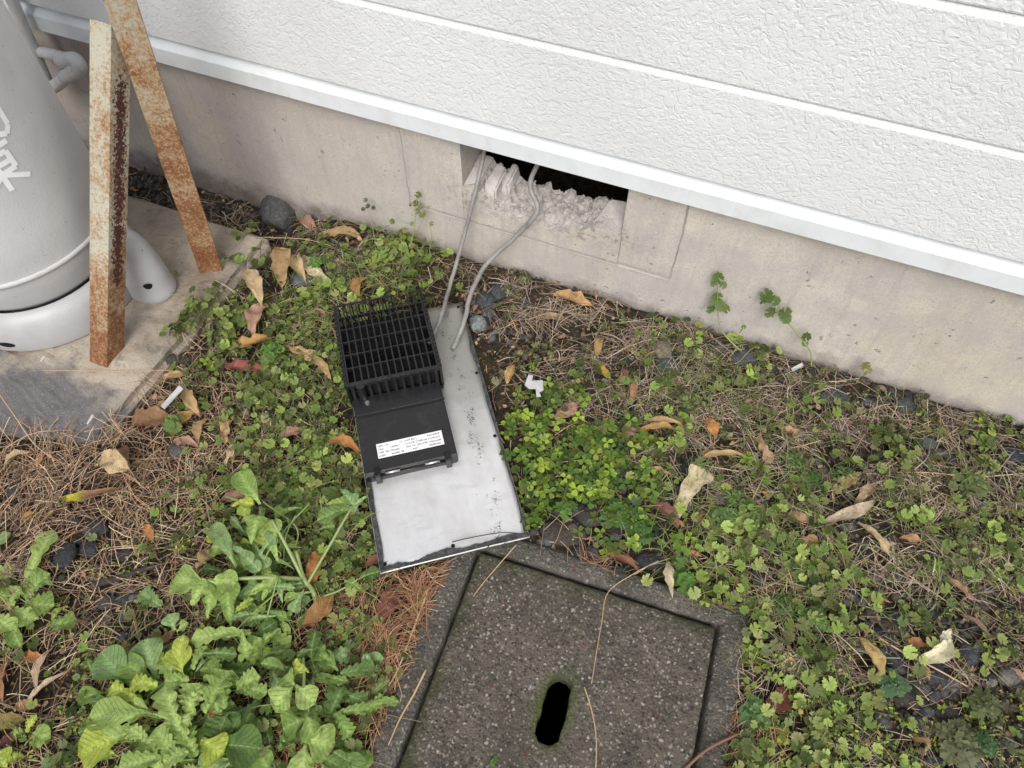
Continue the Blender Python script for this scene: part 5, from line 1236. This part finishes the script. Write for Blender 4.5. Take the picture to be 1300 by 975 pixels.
# ================================================================== thistles, dandelion, wall sprouts
def p_ovate(t): return max(.05, min(1, t * .9 + .06) ** .5 * max(0, 1 - max(0, (t - .62) / .38) ** 2.2) ** .6 * (.30 + .70 * min(1, max(0, (t - .12) / .35))))
def p_spoon(t): return max(.05, (.16 + .84 * (1 / (1 + math.exp(-(t - .42) * 14)))) * max(0, 1 - max(0, (t - .7) / .3) ** 2.4) ** .6)
def p_lobed(t):
    e = (.30 + .75 * t) * max(0, 1 - max(0, (t - .80) / .20) ** 2) ** .6
    return max(.07, e * (.62 + .42 * (1 - abs(((t * 5.2) % 1) * 1.7 - .9))))
def p_clasp(t): return max(.05, max(0, 1 - t) ** .62 * (.72 + .42 * math.sin(math.pi * min(1, t * 2.4))) if t > .04 else .4)
PROF = dict(o=p_ovate, s=p_spoon, l=p_lobed, c=p_clasp)
LG = dict(a=(.43, .56, .17), b=(.33, .46, .12), d=(.18, .28, .08), y=(.54, .62, .11), t=(.33, .47, .20))
def blade(parent, bx, by, bz, tx, ty, tz, wpx, kind, tone, seed, fold=.16, arch=.10, name='leaf'):
    A_, B_ = P(bx, by, bz), P(tx, ty, tz); dv = B_ - A_; L = dv.length
    Wd = wpx * .00135; V, Fq = leaf_grid(L, Wd, PROF[kind], fold=fold, arch=arch, wav=.16, seed=seed, nu=26 if kind == 'l' else 16, nv=6, tipdrop=.06, curl=.05 * math.sin(seed), twist=.5 * math.sin(seed * 1.7))
    c = LG[tone]; C = gcol(V, c, seed % 13, .16, 1.45, Wd * 1.1)
    me = mesh_np(name, V, Fq, C); me.materials.append(M['thistle']); o = bpy.data.objects.new(name, me); col.objects.link(o)
    x = dv.normalized(); z = Vector((0, 0, 1)); y = z.cross(x).normalized(); z = x.cross(y)
    m = Matrix(((x.x, y.x, z.x), (x.y, y.y, z.y), (x.z, y.z, z.z))).to_4x4(); m.translation = A_
    o.parent = parent; o.matrix_basis = Matrix.Translation(-parent.location) @ m
    return o
s_ = NT('green_stem'); M['gstem'] = s_.fin(s_.mix((.22, .32, .09), (.30, .34, .14), s_.noise(30)), .45)
s_ = NT('purple_stem'); M['pstem'] = s_.fin((.13, .10, .07), .55)
def stem(parent, pts, r0, r1, mat='gstem', name='stem'):
    bm = bmesh.new(); tube(bm, [p - parent.location for p in smooth_path(pts, 6)], lambda t: r0 + (r1 - r0) * t, 8, True)
    return link(name, bm_mesh(name, bm, True), M[mat], parent)
def plant(name, px, py, label, cat, group=None):
    q = P(px, py); return empty(name, (q.x, q.y, gh(q.x, q.y)), label, cat, group)
# upright sow thistle left of the fan, stems from (405,770)
t = plant('sow_thistle', 403, 775, 'tallest pale green sow thistle with thick branching stems beside the large brown leaf', 'weed')
stem(t, [P(405, 778, 0), P(398, 752, .03), P(385, 733, .05), P(376, 700, .07)], .0055, .004)
stem(t, [P(385, 735, .05), P(362, 690, .09), P(345, 660, .11)], .004, .003)
stem(t, [P(382, 735, .05), P(340, 733, .07), P(300, 735, .08), P(262, 738, .08)], .0045, .003)
stem(t, [P(388, 745, .04), P(420, 690, .07), P(440, 655, .09), P(452, 636, .10)], .0032, .002)
stem(t, [P(400, 760, .02), P(430, 750, .035), P(455, 735, .05)], .0022, .0015)
stem(t, [P(384, 738, .05), P(352, 753, .05), P(325, 775, .05), P(300, 800, .05)], .0022, .0015)
for k, a_ in enumerate([
    (330, 640, .11, 302, 598, .12, 42, 'o', 'a'), (330, 655, .11, 318, 690, .10, 40, 'c', 'a'), (345, 660, .10, 352, 712, .08, 34, 'c', 'a'), (322, 640, .10, 292, 642, .10, 22, 'c', 'y'), (350, 680, .10, 330, 705, .08, 24, 'c', 't'),
    (262, 738, .085, 217, 738, .085, 58, 'o', 'a'), (262, 738, .085, 243, 768, .08, 40, 'c', 'a'), (268, 738, .09, 302, 742, .085, 42, 'o', 'a'), (275, 735, .08, 262, 785, .06, 38, 'c', 'b'), (290, 738, .08, 292, 795, .05, 40, 'c', 'b'),
    (300, 720, .08, 268, 665, .06, 34, 'o', 't'), (300, 700, .07, 268, 694, .07, 44, 'o', 'a'), (320, 715, .08, 290, 690, .08, 20, 'c', 't'), (330, 725, .07, 300, 700, .06, 20, 'c', 't'), (352, 735, .06, 315, 755, .06, 30, 'c', 'a'),
    (340, 720, .06, 322, 690, .07, 22, 'c', 't'), (330, 745, .05, 300, 760, .04, 34, 'c', 't'), (350, 730, .07, 332, 762, .05, 30, 'c', 'b'), (448, 645, .10, 402, 660, .10, 30, 'o', 'd'), (446, 640, .10, 412, 640, .10, 24, 'c', 'b'), (448, 640, .10, 432, 620, .11, 26, 'c', 't'), (442, 648, .09, 466, 630, .10, 22, 'c', 't'),
    (455, 735, .05, 482, 725, .05, 24, 'o', 'd'), (440, 738, .045, 462, 750, .04, 18, 'c', 'b'), (425, 668, .07, 404, 672, .07, 22, 'c', 'd'), (340, 690, .07, 322, 660, .09, 18, 'c', 'y')]):
    blade(t, *a_, seed=k * 7 + 3)
# leafy thistle cluster at the bottom right of the group
t = plant('sow_thistle', 385, 880, 'broad-leaved green thistle in the middle of the cluster, leaning over the dark gap', 'weed')
stem(t, [P(385, 905, .0), P(386, 860, .05), P(385, 835, .07)], .0035, .0025); stem(t, [P(390, 930, 0), P(392, 900, .05)], .003, .002)
for k, a_ in enumerate([
    (376, 848, .08, 350, 905, .06, 34, 'o', 'b'), (374, 868, .08, 350, 896, .075, 36, 's', 'a'), (376, 870, .08, 400, 892, .075, 40, 'o', 'a'), (374, 868, .085, 360, 858, .08, 34, 'o', 'a'), (372, 850, .08, 392, 852, .08, 26, 'c', 'y'),
    (388, 912, .06, 358, 926, .05, 48, 'o', 'b'), (388, 905, .06, 402, 942, .05, 34, 'o', 'b'), (390, 940, .05, 424, 946, .05, 60, 'o', 'a'), (388, 945, .05, 382, 985, .04, 44, 'o', 'a'), (420, 905, .03, 436, 870, .035, 46, 'l', 'd'),
    (432, 855, .035, 476, 850, .035, 30, 'l', 'd'), (430, 852, .03, 404, 832, .04, 30, 'o', 'b'), (435, 880, .03, 466, 892, .03, 34, 'l', 'd'), (430, 905, .04, 476, 900, .03, 22, 'l', 'b'), (425, 905, .04, 446, 935, .03, 28, 'l', 'b'),
    (434, 950, .03, 455, 985, .03, 42, 'o', 'd'), (402, 826, .04, 424, 842, .04, 26, 'c', 'b'), (395, 835, .05, 400, 800, .05, 26, 'l', 'd')]):
    blade(t, *a_, seed=k * 5 + 101)
# large rosette bottom left
t = plant('sow_thistle', 255, 880, 'largest sprawling thistle rosette with jagged pale green leaves at the lower left', 'weed')
for k, a_ in enumerate([
    (200, 862, .03, 182, 812, .05, 46, 's', 't'), (170, 870, .03, 128, 828, .05, 50, 's', 't'), (200, 868, .03, 150, 836, .05, 34, 's', 'b'), (215, 860, .03, 196, 822, .04, 22, 'l', 'y'), (235, 870, .04, 205, 835, .05, 34, 'l', 'a'),
    (225, 850, .05, 232, 806, .06, 26, 'o', 'y'), (232, 860, .05, 228, 820, .06, 38, 's', 'y'), (318, 805, .06, 240, 812, .055, 30, 'l', 'a'), (245, 870, .05, 262, 880, .05, 24, 'l', 'a'), (240, 862, .05, 210, 870, .05, 34, 'l', 'a'),
    (200, 870, .05, 165, 865, .06, 34, 'l', 'y'), (200, 908, .05, 110, 912, .05, 42, 's', 'a'), (180, 890, .05, 140, 870, .06, 26, 'l', 'y'), (195, 905, .05, 162, 905, .05, 40, 'o', 'a'), (232, 935, .05, 208, 868, .06, 40, 'l', 'a'),
    (170, 930, .04, 100, 962, .04, 52, 's', 'y'), (150, 960, .03, 120, 942, .05, 18, 'o', 'y'), (190, 925, .04, 130, 940, .05, 30, 'l', 'a'), (240, 905, .05, 252, 868, .05, 50, 'l', 'a'), (245, 900, .05, 225, 940, .05, 40, 'l', 'a'),
    (260, 905, .06, 292, 850, .06, 44, 'l', 'b'), (278, 908, .05, 270, 868, .06, 30, 'l', 'a'), (285, 900, .06, 283, 862, .06, 38, 'l', 'b'), (290, 905, .05, 278, 930, .05, 46, 'o', 'd'), (290, 945, .04, 284, 905, .05, 60, 'o', 'd'),
    (280, 945, .05, 332, 950, .05, 64, 'o', 'd'), (302, 925, .04, 326, 918, .04, 34, 'o', 'd'), (255, 940, .06, 284, 958, .06, 44, 's', 'y'), (240, 955, .05, 205, 968, .05, 36, 'l', 'a'), (205, 960, .05, 150, 975, .05, 40, 'l', 'a'),
    (225, 960, .05, 196, 925, .06, 34, 'l', 'a'), (250, 960, .04, 235, 925, .05, 34, 'l', 'b'), (300, 965, .04, 250, 985, .05, 46, 's', 't'), (258, 862, .04, 300, 865, .05, 26, 'l', 'b'), (310, 870, .05, 338, 880, .05, 26, 'l', 'a'),
    (300, 872, .05, 330, 860, .06, 34, 'l', 'a'), (285, 868, .05, 262, 840, .05, 32, 'l', 'b'), (245, 850, .05, 262, 820, .05, 24, 'l', 'b'), (205, 980, .04, 180, 940, .05, 34, 'l', 'a'), (180, 985, .03, 140, 985, .04, 30, 'l', 'b'), (320, 980, .03, 300, 945, .04, 40, 'o', 'd'), (345, 985, .03, 330, 955, .04, 36, 'o', 'b'),
    (255, 830, .05, 300, 830, .05, 24, 'l', 'd'), (305, 840, .04, 330, 810, .05, 30, 'l', 'b'), (190, 945, .05, 165, 925, .06, 26, 'l', 'a'), (260, 975, .05, 235, 985, .05, 30, 'l', 'a')]):
    blade(t, *a_, seed=k * 3 + 211)
t = plant('sow_thistle', 220, 795, 'small seedling thistle with two leaves above the rosette', 'weed')
for k, a_ in enumerate([(222, 800, .03, 214, 780, .045, 26, 's', 't'), (225, 802, .03, 238, 790, .04, 16, 's', 'a'), (205, 770, .015, 178, 752, .02, 34, 'l', 't')]): blade(t, *a_, seed=k + 400)
t = plant('sow_thistle', 470, 965, 'small toothed green leaf plant overhanging the lower left frame edge', 'weed')
for k, a_ in enumerate([(455, 985, .02, 468, 952, .02, 28, 'o', 'b'), (460, 905, .03, 490, 888, .025, 24, 'l', 'b'), (455, 900, .03, 506, 890, .02, 16, 'l', 'b')]): blade(t, *a_, seed=k + 420)
_r = random.Random(12)
t = plant('sow_thistle', 300, 915, 'young thistles filling the gaps under the large rosette in the bottom left', 'weed')
for k in range(120):
    bx, by = _r.choice([(_r.uniform(110, 340), _r.uniform(850, 985)), (_r.uniform(330, 470), _r.uniform(830, 985)), (_r.uniform(110, 340), _r.uniform(850, 985)), (_r.uniform(270, 360), _r.uniform(700, 830))])
    a = _r.uniform(0, 6.28); L = _r.uniform(20, 44); z0 = _r.uniform(.005, .03)
    blade(t, bx, by, z0, bx + math.cos(a) * L, by + math.sin(a) * L * .85, z0 + _r.uniform(-.002, .018), L * _r.uniform(.45, .8), _r.choice('llloosc'), _r.choice('abdbdt'), 700 + k)
t = plant('sow_thistle', 330, 770, 'pale narrow-leaved thistle shoots crowded under the tallest sow thistle', 'weed')
for k in range(70):
    bx, by = _r.choice([(_r.uniform(280, 370), _r.uniform(690, 790)), (_r.uniform(300, 360), _r.uniform(640, 700)), (_r.uniform(250, 400), _r.uniform(760, 850))])
    a = _r.uniform(0, 6.28); L = _r.uniform(18, 44); z0 = _r.uniform(.01, .06)
    blade(t, bx, by, z0, bx + math.cos(a) * L, by + math.sin(a) * L * .85, z0 + _r.uniform(.0, .025), L * _r.uniform(.3, .6), _r.choice('ccccol'), _r.choice('atbbdyt'), 900 + k)
for k in range(8):
    bx, by = _r.uniform(300, 380), _r.uniform(690, 800); stem(t, [P(bx, by, .01), P(bx - _r.uniform(-20, 30), by - _r.uniform(10, 40), .05), P(bx - _r.uniform(-30, 50), by - _r.uniform(30, 70), .08)], .002, .0012)
# dandelion at the left edge
t = plant('dandelion', 10, 780, 'dandelion rosette with toothed green leaves at the left edge', 'dandelion')
for k, a_ in enumerate([(30, 755, .03, 66, 672, .05, 36, 'l', 'a'), (32, 760, .03, 62, 728, .045, 44, 'l', 'a'), (30, 770, .03, 68, 768, .04, 44, 'l', 'b'), (20, 760, .02, 6, 715, .04, 30, 'l', 'b'), (10, 775, .03, 24, 745, .05, 40, 'l', 'a'), (15, 775, .03, 44, 786, .04, 36, 'l', 'a'),
    (10, 790, .03, -6, 800, .04, 30, 'l', 'a'), (15, 785, .03, 26, 822, .03, 26, 'o', 'b'), (-10, 780, .03, 16, 800, .05, 32, 'l', 'a'), (-8, 770, .03, 8, 745, .05, 40, 'l', 'a'), (60, 796, .01, 96, 788, .02, 34, 'l', 'b'), (66, 790, .01, 76, 772, .02, 14, 'o', 'b'), (-10, 700, .02, 12, 676, .03, 22, 'o', 't'), (-20, 740, .02, 6, 728, .04, 30, 'l', 'a')]): blade(t, *a_, seed=k * 9 + 500)
t = plant('dandelion', 40, 950, 'small weed rosette with yellowish leaves in the bottom left corner', 'dandelion')
for k, a_ in enumerate([(40, 932, .01, 62, 938, .02, 34, 'o', 'b'), (35, 930, .01, 46, 908, .02, 18, 'l', 'y'), (30, 928, .01, 16, 932, .02, 24, 'l', 'b'), (10, 975, .01, -2, 955, .02, 40, 'o', 'y'), (30, 960, .01, 12, 962, .02, 18, 'l', 'y')]): blade(t, *a_, seed=k + 560)
# sprouts against the foundation
def herb_leaf(parent, pos, nrm, r_, c, seed, templ=None):
    tv, tf, tc = templ or TL; g_ = np.random.default_rng(seed)
    V, Fc, C = scatter(tv, tf, np.array([tuple(Vector(pos) - parent.location)]), np.array([nrm], float), np.array([g_.uniform(0, 6.28)]), np.array([[r_] * 3]), pal([c], 1, seed), tc, jit=r_ * .05, seed=seed)
    return link('leaf', mesh_np('leaf', V, Fc, C), M['herb'], parent)
CAMD = Vector((.2, -.75, .6))
def sprout(px, py, label, stems_, leaves, tone):
    t = plant('wall_weed', px, py, label, 'weed')
    for pts, r_ in stems_: stem(t, [W(x, y, Y) for x, y, Y in pts], r_, r_ * .6, 'gstem')
    for k, (x, y, Y, rp) in enumerate(leaves):
        nn = np.array(CAMD) + np.random.default_rng(px + k).normal(0, .35, 3); herb_leaf(t, W(x, y, Y), nn, rp * .00165, tone, px + k)
    return t
sprout(928, 435, 'upright green sprout with three leaf whorls against the foundation', [([(940, 445, 1.20), (920, 425, 1.215), (912, 405, 1.22), (911, 355, 1.225)], .0018)],
    [(912, 352, 1.225, 9), (918, 362, 1.222, 6), (906, 360, 1.225, 5), (911, 376, 1.225, 8), (914, 388, 1.223, 9), (902, 392, 1.22, 8), (922, 392, 1.22, 7), (908, 384, 1.22, 7), (944, 415, 1.22, 4), (940, 420, 1.22, 4)], (.15, .22, .06))
sprout(1025, 460, 'bent green sprout leaning left against the foundation', [([(1030, 465, 1.20), (1028, 445, 1.205), (1005, 415, 1.215), (985, 390, 1.22), (975, 376, 1.225)], .0022)],
    [(974, 376, 1.225, 11), (984, 382, 1.222, 8), (977, 396, 1.22, 9), (996, 397, 1.22, 10), (998, 405, 1.215, 8), (1024, 428, 1.21, 7), (1022, 436, 1.21, 5), (968, 382, 1.222, 6)], (.13, .20, .055))
sprout(1090, 485, 'short yellowish sprout with one head by the foundation', [([(1087, 486, 1.20), (1098, 468, 1.215)], .0012)], [(1100, 463, 1.22, 6), (1096, 466, 1.218, 5), (1103, 470, 1.218, 5), (1098, 474, 1.216, 4)], (.28, .27, .09))
sprout(528, 310, 'tall many-headed sprout left of the cables by the wall', [([(520, 315, 1.18), (526, 290, 1.20), (528, 262, 1.215), (531, 246, 1.22)], .0015), ([(526, 300, 1.19), (534, 285, 1.2), (538, 275, 1.21)], .001), ([(510, 335, 1.16), (510, 310, 1.18), (508, 295, 1.19)], .001), ([(545, 320, 1.18), (548, 300, 1.19), (545, 285, 1.2)], .001)],
    [(531, 247, 1.22, 6), (527, 258, 1.217, 6), (534, 262, 1.217, 5), (537, 273, 1.215, 7), (530, 268, 1.215, 5), (548, 284, 1.21, 4), (523, 284, 1.21, 4), (521, 260, 1.217, 3), (498, 281, 1.205, 5), (508, 295, 1.20, 7), (514, 292, 1.2, 5), (490, 307, 1.19, 8), (482, 290, 1.2, 5), (540, 305, 1.19, 6), (548, 310, 1.19, 6), (535, 320, 1.18, 6), (500, 320, 1.17, 7), (515, 330, 1.16, 7), (495, 335, 1.16, 7)], (.22, .25, .08))
sprout(475, 305, 'thin dark sprout leftmost by the wall', [([(477, 308, 1.19), (472, 285, 1.20), (467, 266, 1.215)], .0011)], [(464, 254, 1.22, 4), (467, 262, 1.218, 5), (461, 265, 1.216, 4), (474, 264, 1.216, 4), (482, 290, 1.205, 4)], (.12, .15, .065))
t = plant('wall_weed', 225, 372, 'little weed reaching across the hole of the pale hood', 'weed')
stem(t, [P(232, 375, .06), P(212, 372, .075), P(203, 360, .10), P(195, 348, .13)], .0012, .0008)
for k, (x, y, z_, rp) in enumerate([(178, 332, .14, 6), (184, 340, .135, 6), (174, 344, .13, 4), (190, 344, .13, 4), (180, 346, .13, 5), (224, 346, .085, 5)]): herb_leaf(t, P(x, y, z_), np.array(CAMD) + np.random.default_rng(k).normal(0, .3, 3), rp * .0016, (.15, .21, .045), k + 60)
# single round weeds that stand out
def round_weed(px, py, rp, tone, label, n=9, h=.03, templ=None):
    t = plant('round_weed', px, py, label, 'weed'); g_ = np.random.default_rng(px)
    q = P(px, py, gh(*P(px, py).xy) + h)
    for k in range(n):
        a = 2.4 * k; rr_ = rp * .0015 * math.sqrt(k / n); pos = q + Vector((math.cos(a) * rr_, math.sin(a) * rr_, -.25 * rr_ - .001 * (k % 3)))
        herb_leaf(t, pos, (math.cos(a) * .4 + g_.normal(0, .12), math.sin(a) * .4 + g_.normal(0, .12), 1), rp * .0017 * g_.uniform(.5, .75), tone, px + k, templ)
    stem(t, [t.location.copy(), q], .0014, .001, 'pstem')
round_weed(1136, 868, 13, (.12, .22, .10), 'teal green frilly weed with a dark stem below the yellow tan leaf')
round_weed(1252, 893, 15, (.15, .18, .07), 'hairy dull green round weed in the lower right gravel')
round_weed(1220, 942, 20, (.16, .17, .08), 'large hairy olive weed near the lower right corner', 12)
round_weed(1252, 946, 12, (.10, .19, .07), 'dark green frilly weed right of the hairy olive one')
round_weed(868, 737, 14, (.14, .29, .06), 'bright green rounded leaf touching the narrow cream leaf', 7, .025)
round_weed(1190, 719, 12, (.16, .28, .05), 'bright green round leaf alone in the right straw', 5, .02)
round_weed(1000, 770, 17, (.12, .20, .055), 'feathery green weed right of the frame corner', 10, .03, TCU)
round_weed(1072, 602, 15, (.12, .24, .055), 'bright feathery green weed by dark gravel, right of centre', 9, .03, TCU)
round_weed(1032, 606, 14, (.09, .20, .05), 'dark green fingered weed left of the bright feathery one', 8, .03, TCU)
round_weed(940, 632, 15, (.15, .25, .06), 'pale green fingered weed right of the torn cream leaf', 8, .035, TCU)
round_weed(925, 655, 13, (.17, .30, .09), 'light green soft leaf pair below the pale fingered weed', 5, .03)
round_weed(1010, 585, 16, (.15, .24, .07), 'feathery green weed on a thin stem in the middle right', 9, .04, TCU)
round_weed(1236, 612, 17, (.17, .22, .08), 'round fuzzy green weed near the right edge', 10, .03)
round_weed(720, 415 + 230, 12, (.12, .24, .04), 'scalloped green leaf below the clover above the flat stones', 5, .03)
round_weed(782, 650, 17, (.10, .20, .04), 'glossy green clump between flat stones and dark red leaf', 9, .03)
round_weed(812, 672, 14, (.10, .21, .05), 'scalloped green clump left of the dark reddish leaf', 7, .03)
round_weed(400, 408 - 75, 15, (.12, .24, .05), 'fresh green leaf between the pale leaves at the upper left', 5, .03)
round_weed(404, 332, 11, (.11, .22, .05), 'green leaf just right of the pale cream leaf top', 4, .03)
round_weed(345, 446, 16, (.13, .27, .05), 'bright green leaf right of the ochre leaf', 5, .035)
round_weed(218, 534, 13, (.18, .27, .07), 'frilly pale green leaf on the large mottled brown leaf', 6, .03)
round_weed(1130, 541, 12, (.28, .42, .04), 'vivid yellow green clover sprig near the wall on the right', 4, .02, TT)
round_weed(1250, 560, 12, (.28, .42, .04), 'vivid yellow green clover sprig further right by the wall', 4, .02, TT)
round_weed(676, 463, 9, (.20, .33, .04), 'lone clover sprig right of the plate top', 4, .02, TT)
round_weed(1035, 780, 13, (.13, .24, .05), 'fresh green rounded weed left of the yellow tan leaf', 6, .03)
round_weed(960, 905, 14, (.15, .27, .09), 'soft mint green clump at the right side of the frame', 8, .03)
round_weed(1240, 905 - 80, 9, (.14, .17, .08), 'small hairy weed beside the smooth bluish stone', 5, .02)
round_weed(120 - 84 + 590, 968, 7, (.16, .27, .06), 'tiny green sprig growing on the lid bottom edge', 4, .022)
